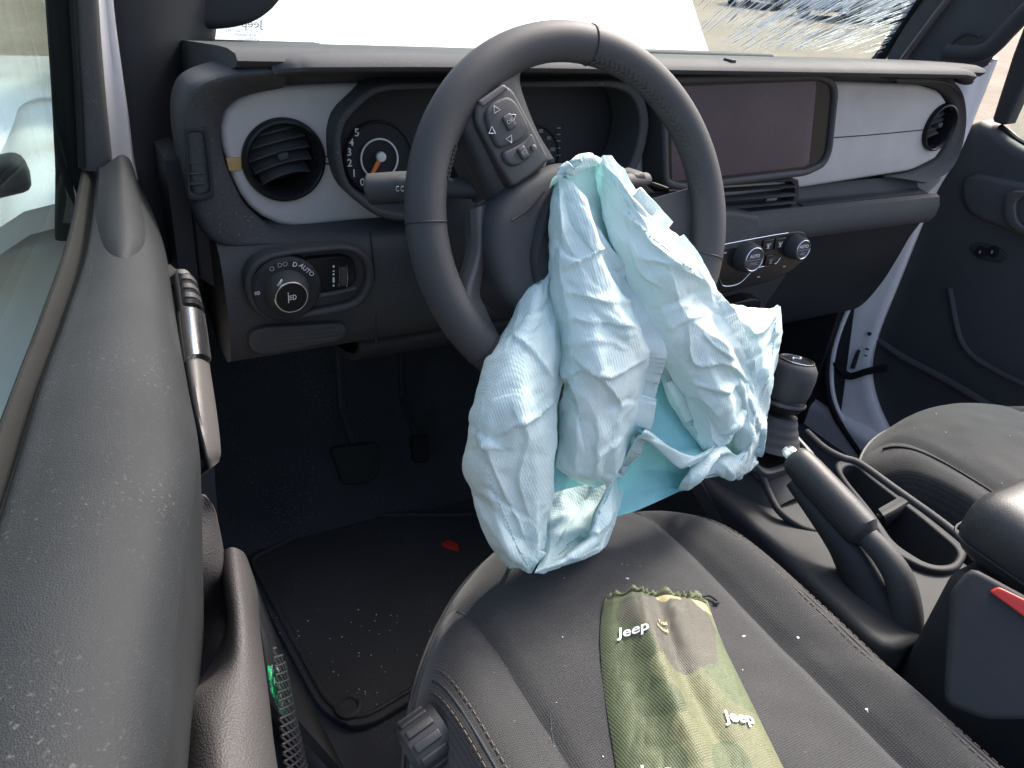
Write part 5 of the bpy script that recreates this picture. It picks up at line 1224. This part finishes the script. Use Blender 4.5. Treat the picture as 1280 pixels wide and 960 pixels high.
def lobe(rows, nu, nv, su, sv, curl=(.05, .05), seed=0, hold=.02, amp=.004, crease=.0, ends=(0, 0), tag_='', flat=.45, jitter=.65, inner=False):
    """rows of (px, py, Y): the facing side; both side edges turn back out of sight"""
    R_ = []
    for r in rows:
        n_ = len(r); R_.append([(x, y, (r[0][2] * (1 - i / (n_ - 1)) + r[-1][2] * i / (n_ - 1)) * (1 - flat) + Y * flat) for i, (x, y, Y) in enumerate(r)])
    P = [[pY(*q) for q in r] for r in R_]
    if curl[0]: P = [[back(r[0], r[1], curl[0])] + r for r in P]
    if curl[1]: P = [r + [back(r[-1], r[-2], curl[1])] for r in P]
    if ends[0]: P = [[back(a, b_, ends[0]) for a, b_ in zip(P[0], P[1])]] + P
    if ends[1]: P = P + [[back(a, b_, ends[1]) for a, b_ in zip(P[-1], P[-2])]]
    nu, nv = int(nu * 1.5), int(nv * 1.5); rg = np.random.default_rng(seed + 900)
    P = np.array(P); jit = rg.normal(0, 1, P.shape); jit[:, :2] *= .35; jit[:, -2:] *= .35; jit[:1] *= .3; jit[-2:] *= .4; P = P + jit * A(.0035, .0065, .0035) * (jitter if len(rows) > 4 else .4)
    T = grid_up(P, nu, nv) * .30 + grid_lin(P, nu, nv) * .70
    for _ in range(2): T[1:-1] += .25 * (T[2:] + T[:-2] - 2 * T[1:-1]); T[:, 1:-1] += .25 * (T[:, 2:] + T[:, :-2] - 2 * T[:, 1:-1])
    B = buckle(T, su, sv, hold=hold, seed=seed, amp=amp)
    mk = .6 * np.clip(.0 + 1.3 * vnoise(T + seed * 2.3, 22), 0, 1)[..., None]; X = T + (B - T) * mk
    if crease:
        N = grid_normals(T); N = N * np.sign(np.sum(N * (CAM - T), axis=2))[..., None]; k = crease / .0032
        iu = np.minimum(np.arange(nu), np.arange(nu)[::-1]) / 7.0; iv = np.minimum(np.arange(nv), np.arange(nv)[::-1]) / (20.0 if nv > 90 else 8.0)
        w = np.clip(np.minimum(iu[:, None], iv[None]), 0, 1)
        D = k * (.10 * planes(T, seed + 1, .045, .30 * math.sin(seed * 1.3), 3.6) + .075 * planes(T, seed + 21, .024, .55 * math.sin(seed * 2.1), 3.0) + .055 * planes(T, seed + 41, .013, 1.1 + seed, 2.4) + .035 * planes(T, seed + 61, .007, .5 + seed, 1.8))
        D = np.clip(D, -.009, .009)
        if tag_: D = D + fold_lift(T, tag_) * 1.1
        X = X + N * (D * w)[..., None]
    BV, BF = (shade_V, shade_F) if inner else (bag_V, bag_F); o = len(BV); BV.extend(X.reshape(-1, 3).tolist()); BF.extend(grid_faces(nu, nv, o)); return X

# left lobe, the pouch hanging lowest
lobe([[(670, 352, -.03), (680, 342, -.04), (690, 332, -.045), (702, 326, -.04), (714, 322, -.03)],
      [(641, 398, -.045), (658, 390, -.07), (676, 384, -.075), (694, 380, -.07), (712, 378, -.05)],
      [(612, 456, -.07), (636, 446, -.105), (662, 442, -.115), (687, 440, -.10), (708, 440, -.075)],
      [(593, 525, -.09), (618, 512, -.135), (648, 508, -.15), (676, 505, -.13), (696, 505, -.095)],
      [(583, 580, -.10), (612, 582, -.150), (642, 582, -.165), (672, 575, -.145), (692, 570, -.11)],
      [(592, 628, -.11), (620, 640, -.158), (648, 640, -.172), (674, 628, -.155), (690, 620, -.12)],
      [(612, 676, -.12), (634, 684, -.160), (656, 682, -.170), (674, 664, -.160), (684, 655, -.13)],
      [(640, 707, -.13), (652, 711, -.150), (664, 714, -.155), (674, 702, -.150), (680, 690, -.14)]], 110, 80, 1.035, 1.05, seed=1, tag_='L', hold=.03, crease=.0035, ends=(0, .03))
# open mouth below: inner back sheet and the rolled right lip
lobe([[(676, 628, -.06), (700, 606, -.05), (735, 596, -.05), (775, 590, -.07)],
      [(680, 660, -.09), (704, 640, -.075), (740, 628, -.075), (776, 612, -.09)],
      [(680, 690, -.125), (702, 678, -.12), (738, 664, -.115), (768, 650, -.115)],
      [(668, 716, -.15), (696, 708, -.15), (728, 698, -.145), (750, 688, -.14)]], 60, 60, 1.03, 1.03, curl=(0, .03), seed=2, tag_='P', crease=.003, hold=.03, ends=(0, .03))
lobe([[(768, 585, -.08), (773, 600, -.10), (775, 614, -.085)], [(758, 615, -.11), (768, 622, -.13), (774, 630, -.10)], [(748, 645, -.13), (760, 652, -.15), (768, 656, -.115)], [(738, 676, -.145), (748, 682, -.16), (755, 682, -.125)], [(700, 702, -.155), (716, 703, -.163), (728, 700, -.14)], [(668, 714, -.155), (680, 716, -.16), (690, 712, -.145)]], 60, 26, 1.04, 1.02, curl=(.015, .02), seed=3, tag_='P', crease=.0025, hold=.04)
# middle tongue
lobe([[(694, 226, -.02), (700, 222, -.035), (706, 222, -.04), (712, 226, -.035), (716, 232, -.02)],
      [(687, 285, -.035), (700, 280, -.065), (718, 280, -.075), (734, 284, -.07), (746, 298, -.045)],
      [(686, 340, -.05), (704, 335, -.085), (728, 332, -.098), (752, 332, -.09), (774, 344, -.06)],
      [(690, 400, -.06), (712, 395, -.105), (742, 392, -.125), (774, 392, -.115), (802, 394, -.08)],
      [(694, 455, -.07), (716, 452, -.125), (750, 450, -.148), (788, 446, -.138), (822, 440, -.095)],
      [(698, 505, -.08), (718, 505, -.135), (750, 505, -.160), (786, 500, -.150), (814, 490, -.105)],
      [(700, 550, -.09), (718, 555, -.140), (748, 558, -.163), (780, 550, -.152), (804, 532, -.11)],
      [(694, 582, -.095), (716, 592, -.135), (744, 598, -.150), (772, 588, -.140), (794, 566, -.11)],
      [(712, 596, -.10), (724, 604, -.120), (744, 608, -.130), (764, 602, -.125), (780, 588, -.11)]], 120, 90, 1.045, 1.035, seed=4, tag_='M', hold=.03, crease=.0030, ends=(0, .04))
# fold left of the tongue that links the two, its shade put into the colour
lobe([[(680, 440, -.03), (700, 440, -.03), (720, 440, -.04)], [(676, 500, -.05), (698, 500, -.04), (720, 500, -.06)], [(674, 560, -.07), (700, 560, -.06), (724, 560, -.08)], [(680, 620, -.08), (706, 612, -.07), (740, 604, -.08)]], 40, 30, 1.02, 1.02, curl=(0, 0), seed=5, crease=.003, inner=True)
# right lobe, sunlit, falling over the rim
lobe([[(742, 208, -.01), (748, 198, -.03), (756, 194, -.035), (764, 196, -.03), (772, 206, -.01)],
      [(752, 250, -.03), (764, 240, -.06), (778, 236, -.07), (790, 240, -.06), (800, 250, -.03)],
      [(768, 310, -.05), (786, 298, -.085), (806, 290, -.095), (826, 286, -.08), (842, 290, -.045)],
      [(786, 365, -.065), (810, 350, -.11), (836, 338, -.12), (860, 330, -.10), (880, 338, -.06)],
      [(812, 425, -.08), (836, 408, -.125), (862, 392, -.135), (884, 378, -.115), (899, 372, -.075)],
      [(838, 480, -.09), (862, 462, -.132), (886, 446, -.140), (904, 428, -.125), (918, 402, -.085)],
      [(862, 530, -.095), (884, 515, -.132), (904, 500, -.140), (922, 480, -.125), (938, 440, -.085)],
      [(878, 562, -.10), (894, 556, -.125), (908, 548, -.130), (926, 530, -.115), (944, 490, -.085)]], 120, 90, 1.045, 1.045, seed=6, tag_='R', hold=.03, crease=.0036, ends=(0, .05))
# upstanding flap at the far right
lobe([[(884, 392, -.04), (905, 388, -.05), (935, 394, -.055), (960, 388, -.05), (974, 384, -.03)],
      [(890, 425, -.06), (912, 430, -.075), (938, 436, -.085), (960, 425, -.075), (977, 414, -.045)],
      [(905, 470, -.075), (922, 474, -.095), (940, 476, -.105), (958, 462, -.090), (972, 440, -.055)],
      [(918, 520, -.085), (930, 520, -.105), (944, 518, -.110), (956, 500, -.095), (965, 472, -.06)],
      [(922, 562, -.085), (934, 562, -.105), (944, 556, -.105), (952, 540, -.09), (958, 515, -.06)],
      [(912, 590, -.085), (924, 594, -.10), (936, 590, -.10), (944, 574, -.088), (950, 552, -.06)]], 84, 66, 1.04, 1.045, curl=(.02, .05), seed=7, tag_='F', hold=.03, crease=.0035, ends=(.02, .04))
# inside of the bag between tongue and right lobe; its teal is painted shade
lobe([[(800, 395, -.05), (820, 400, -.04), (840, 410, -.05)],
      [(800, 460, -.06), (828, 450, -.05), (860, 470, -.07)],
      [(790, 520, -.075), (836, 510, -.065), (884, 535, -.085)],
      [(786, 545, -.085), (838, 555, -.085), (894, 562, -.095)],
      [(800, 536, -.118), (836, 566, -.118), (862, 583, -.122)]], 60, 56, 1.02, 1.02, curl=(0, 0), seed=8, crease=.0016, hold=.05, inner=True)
# rolled hem of the inner pocket
lobe([[(780, 575, -.10), (786, 560, -.115), (794, 548, -.11)], [(794, 548, -.115), (800, 537, -.125), (806, 536, -.11)], [(810, 552, -.118), (818, 546, -.128), (826, 550, -.112)], [(832, 572, -.12), (842, 565, -.130), (850, 566, -.115)], [(850, 586, -.122), (860, 580, -.130), (870, 570, -.118)], [(874, 578, -.120), (884, 566, -.126), (896, 556, -.115)]], 60, 16, 1.03, 1.0, curl=(.015, .01), seed=9, crease=.001, hold=.1)
# lower inner sheet, shade coloured in as deeper teal, reaching down to the seat
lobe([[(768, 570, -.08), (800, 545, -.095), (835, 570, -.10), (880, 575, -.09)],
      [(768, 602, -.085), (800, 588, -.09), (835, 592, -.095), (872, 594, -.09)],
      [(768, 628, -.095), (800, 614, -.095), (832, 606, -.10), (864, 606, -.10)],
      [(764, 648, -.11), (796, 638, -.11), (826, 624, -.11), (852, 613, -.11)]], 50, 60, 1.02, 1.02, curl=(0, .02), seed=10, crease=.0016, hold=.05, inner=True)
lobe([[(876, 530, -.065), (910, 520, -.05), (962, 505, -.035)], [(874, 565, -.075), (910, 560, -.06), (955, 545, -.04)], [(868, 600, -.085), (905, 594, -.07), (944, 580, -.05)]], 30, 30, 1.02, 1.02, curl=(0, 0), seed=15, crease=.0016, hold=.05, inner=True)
# puckered hem at the lower right
lobe([[(848, 612, -.11), (852, 600, -.125), (860, 592, -.115)], [(866, 598, -.112), (870, 590, -.128), (880, 580, -.115)], [(892, 590, -.108), (896, 576, -.125), (902, 562, -.11)], [(916, 600, -.10), (918, 586, -.118), (922, 570, -.10)], [(934, 590, -.09), (936, 574, -.105), (938, 556, -.09)], [(948, 560, -.075), (950, 545, -.09), (950, 530, -.075)]], 66, 24, 1.05, 1.02, curl=(.03, .02), seed=11, crease=.003, hold=.05)
# crown: the gathered top where the bag leaves the hub
lobe([[(686, 236, -.02), (690, 222, -.04), (698, 216, -.045), (706, 218, -.035)], [(700, 216, -.025), (708, 206, -.045), (716, 203, -.048), (722, 208, -.03)], [(712, 206, -.025), (722, 198, -.045), (730, 196, -.045), (736, 202, -.025)], [(728, 202, -.02), (738, 194, -.04), (746, 193, -.04), (754, 200, -.02)]], 40, 24, 1.06, 1.03, curl=(.02, .03), seed=12, crease=.002, hold=.06)
lobe([[(704, 212, -.015), (724, 204, -.02), (748, 202, -.01)], [(712, 245, -.03), (736, 240, -.03), (760, 240, -.015)], [(728, 290, -.045), (752, 284, -.045), (774, 290, -.03)], [(748, 330, -.06), (772, 325, -.06), (792, 340, -.045)], [(778, 385, -.07), (800, 380, -.07), (820, 400, -.055)], [(800, 430, -.08), (822, 425, -.08), (838, 440, -.07)]], 80, 40, 1.04, 1.06, curl=(.02, .02), seed=13, crease=.003, hold=.04)
# small torn tab left of the tongue
lobe([[(660, 362, -.03), (668, 356, -.035), (674, 350, -.03)], [(659, 376, -.03), (668, 370, -.04), (676, 364, -.03)]], 10, 12, 1.05, 1.05, curl=(0, 0), seed=14, crease=.001, hold=.1)

def airbag_mat(nm, c_lo, c_hi, tr_):
    m, nt, b = new_mat(nm); co = coords(nt); out = nt.nodes['Material Output']
    n1 = node(nt, 'ShaderNodeTexNoise', Scale=9.0, Detail=5); lk(nt, co, n1.inputs[0])
    c = ramp(nt, n1.outputs[0], [(.3, c_lo), (.7, c_hi)])
    w = []
    for rz in (.6, .6 + PI / 2):
        mp = node(nt, 'ShaderNodeMapping'); mp.inputs['Rotation'].default_value = (.5, .2, rz); lk(nt, co, mp.inputs[0])
        x = node(nt, 'ShaderNodeTexWave', Scale=120.0, Distortion=.3); x.bands_direction = 'X'; lk(nt, mp.outputs[0], x.inputs[0]); w.append(x.outputs['Fac'])
    ad = node(nt, 'ShaderNodeMath', operation='MULTIPLY'); lk(nt, w[0], ad.inputs[0]); lk(nt, w[1], ad.inputs[1])
    n2 = node(nt, 'ShaderNodeTexNoise', Scale=85.0, Detail=4, Roughness=.6); lk(nt, co, n2.inputs[0])
    hh = node(nt, 'ShaderNodeMath', operation='MULTIPLY_ADD'); lk(nt, n2.outputs[0], hh.inputs[0]); hh.inputs[1].default_value = 4.0; lk(nt, ad.outputs[0], hh.inputs[2])
    dirt = node(nt, 'ShaderNodeTexNoise', Scale=22.0, Detail=6, Roughness=.7); lk(nt, co, dirt.inputs[0])
    c = mixc(nt, ramp(nt, dirt.outputs[0], [(.56, (0, 0, 0)), (.72, (.35, .35, .35))]), c, (.50, .52, .48))
    lk(nt, c, b.inputs['Base Color']); b.inputs['Roughness'].default_value = .55; b.inputs['Sheen Weight'].default_value = .1
    bp0 = node(nt, 'ShaderNodeBump', Strength=.5, Distance=.0022)
    wn_ = node(nt, 'ShaderNodeTexNoise', Scale=16.0, Detail=2); lk(nt, co, wn_.inputs[0])
    wm = nt.nodes.new('ShaderNodeMix'); wm.data_type = 'VECTOR'; wm.inputs[0].default_value = .06; lk(nt, co, wm.inputs[4]); lk(nt, wn_.outputs['Color'], wm.inputs[5])
    vv = []
    for sc_, st_ in ((26.0, (1, 1, .35)), (55.0, (.4, 1, 1))):
        mp = node(nt, 'ShaderNodeMapping'); mp.inputs['Scale'].default_value = st_; mp.inputs['Rotation'].default_value = (.3, .5, sc_); lk(nt, wm.outputs[1], mp.inputs[0])
        vo = node(nt, 'ShaderNodeTexVoronoi', Scale=sc_); vo.feature = 'F1'; lk(nt, mp.outputs[0], vo.inputs['Vector']); vv.append(vo.outputs['Distance'])
    av = node(nt, 'ShaderNodeMath', operation='MULTIPLY_ADD'); lk(nt, vv[1], av.inputs[0]); av.inputs[1].default_value = -.5; lk(nt, vv[0], av.inputs[2])
    lk(nt, av.outputs[0], bp0.inputs['Height'])
    bp = node(nt, 'ShaderNodeBump', Strength=.35, Distance=.0008); lk(nt, hh.outputs[0], bp.inputs['Height']); lk(nt, bp0.outputs[0], bp.inputs['Normal']); lk(nt, bp.outputs[0], b.inputs['Normal'])
    tl = node(nt, 'ShaderNodeBsdfTranslucent'); tl.inputs[0].default_value = (*tr_, 1); lk(nt, bp.outputs[0], tl.inputs['Normal'])
    mx = node(nt, 'ShaderNodeMixShader'); mx.inputs[0].default_value = .16; lk(nt, b.outputs[0], mx.inputs[1]); lk(nt, tl.outputs[0], mx.inputs[2]); lk(nt, mx.outputs[0], out.inputs['Surface'])
    return m
bagm = airbag_mat('airbag cloth', (.56, .735, .73), (.67, .79, .78), (.26, .70, .71)); shade_m = airbag_mat('shade tinted airbag cloth', (.26, .60, .61), (.34, .66, .665), (.20, .66, .68))  # second colour: same cloth, shade between the folds put into a deeper teal
M_thr = simple('pale teal thread', (.40, .55, .56), .7)
bv = np.array(bag_V)
ab = thing('airbag', 'deployed pale teal airbag hanging limp from the steering wheel hub onto the seat', 'airbag', A(*bv.mean(0)[:2], bv[:, 2].min()))
mesh('cloth', bv, bag_F, bagm, ab, sharp=0); mesh('inner_shade_cloth', np.array(shade_V), shade_F, shade_m, ab, sharp=0)  # inner faces are the same cloth, coloured for the shade inside the bag
# stitched seams running over the cloth
bpx = to_px(bv); bd = np.linalg.norm(bv - CAM, axis=1)
def bag_at(x, y):
    m = np.hypot(bpx[:, 0] - x, bpx[:, 1] - y) < 3.2; return bv[m][np.argmin(bd[m])] if m.any() else None
for course in ([(606, 470), (597, 523), (603, 570), (626, 630), (648, 680), (662, 706)], [(755, 205), (775, 245), (806, 285), (846, 318), (880, 350)], [(930, 575), (945, 545), (955, 500), (967, 450), (972, 405)], [(700, 690), (735, 660), (755, 632), (768, 606)]):
    P = [bag_at(x, y) for x, y in catmull(np.array(course, float), 120)]; P = np.array([p for p in P if p is not None]); k = MB()
    if len(P) < 8: continue
    P = P + (CAM - P) / np.linalg.norm(CAM - P, axis=1)[:, None] * .0009
    for a_, b_ in zip(P[::2], P[1::2]):
        if 1e-4 < np.linalg.norm(a_ - b_) < .012: k.add(*tube_geo(np.array([a_, b_]), .00055, 5))
    if k.V: k.build('seam_stitching', M_thr, ab, kind='stuff')

# ================================================================== wrecks standing in the yard
def wreck(name, label, x, y, rz, col, L=4.3, W=1.75, Hh=1.45, roof=True):
    t_ = thing(name, label, 'car', (x, y, -.05), 'wrecked cars standing in the yard'); u, v = A(math.cos(rz), math.sin(rz), 0), A(-math.sin(rz), math.cos(rz), 0); f = Fr((x, y, -.05), u, v)
    mt = simple('paint ' + str(len(bpy.data.materials)), col, .35, var=.2, vscale=2, coat=.3)
    prof = [(-L / 2, .35), (-L / 2 + .03, .75), (-L / 2 + .25, .88), (-L * .22, .95), (-L * .10, Hh), (L * .22, Hh - .02), (L * .38, .98), (L / 2 - .05, .90), (L / 2, .6), (L / 2 - .02, .32), (L * .42, .25), (-L * .42, .25)]
    rngc = random.Random(int(x * 7)); prof = [(a + rngc.uniform(-.06, .06), b_ + rngc.uniform(-.05, .03)) for a, b_ in prof]
    Lp = []
    for s in (-1, -.92, -.6, 0, .6, .92, 1): Lp.append([f(a, s * W / 2 * (1 - .14 * max(0, (b_ - .9)) / .5), b_ - (.03 if abs(s) == 1 else 0)) for a, b_ in prof])
    V, F = loft(Lp, True, True, True); bd = mesh('body', V, F, mt, t_)
    gm = M['gloss']
    for s in (-1, 1):
        q = [f(a, s * W / 2 * .965, b_) for a, b_ in ((-L * .17, .98), (-L * .08, Hh - .12), (L * .20, Hh - .13), (L * .32, 1.0))]; q2 = [p + v * s * .012 for p in q]
        V, F = loft([q, q2], True, True, True); mesh('side_window', V, F, gm, bd, smooth=False)
    for a0, z0, a1, z1 in ((-L * .205, 1.0, -L * .105, Hh - .06), (L * .245, Hh - .08, L * .36, 1.02)):
        q = [f(a0, -W * .40, z0), f(a0, W * .40, z0), f(a1, W * .36, z1), f(a1, -W * .36, z1)]; sg = -1 if a0 < 0 else 1
        V, F = loft([q, [p + u * sg * .05 + A(0, 0, .03) for p in q]], True, True, True); mesh('screen', V, F, gm, bd, smooth=False)
    for a in (-L * .31, L * .31):
        for s in (-1, 1):
            fr_ = Fr(f(a, s * (W / 2 - .08), .32), u, A(0, 0, 1)); wv_ = lathe('wheel', fr_, [(.32, -.10), (.33, -.07), (.33, .07), (.32, .10), (.20, .105), (.19, .08), (.05, .09)], M['rubber'], t_, 24, cap0=True)
            lathe('rim', Fr(fr_(0, 0, 0), u, A(0, 0, 1)), [(.19, -.104), (.19, .104)], M['satin'], wv_, 18, cap0=True)
    return t_
def spot(x, y, d):   # a point on the ground in the direction of the pixel, d metres away
    r = ray(x, y); r = nrm(r * A(1, 1, 0)); return CAM[0] + r[0] * d, CAM[1] + r[1] * d
for lab, px_, d, rz, col in (
    ('dark wrecked car seen beyond the right edge of the white hood', 950, 31, .6, (.05, .055, .07)),
    ('blue grey wrecked car seen through the streaked glass', 1000, 35, 1.4, (.10, .13, .19)),
    ('pale blue wrecked car seen through the cracks, mid pane', 1060, 29, .2, (.22, .27, .34)),
    ('black wrecked car behind the cracked glass near the pillar', 1120, 33, 1.0, (.03, .03, .035)),
    ('grey wrecked car nearest the passenger pillar', 1180, 38, .4, (.18, .18, .19)),
    ('small dark car at the far edge of the yard left of the others', 885, 42, .3, (.06, .065, .06))):
    x, y = spot(px_, 20, d); wreck('wrecked_car', lab, x, y, rz, col)
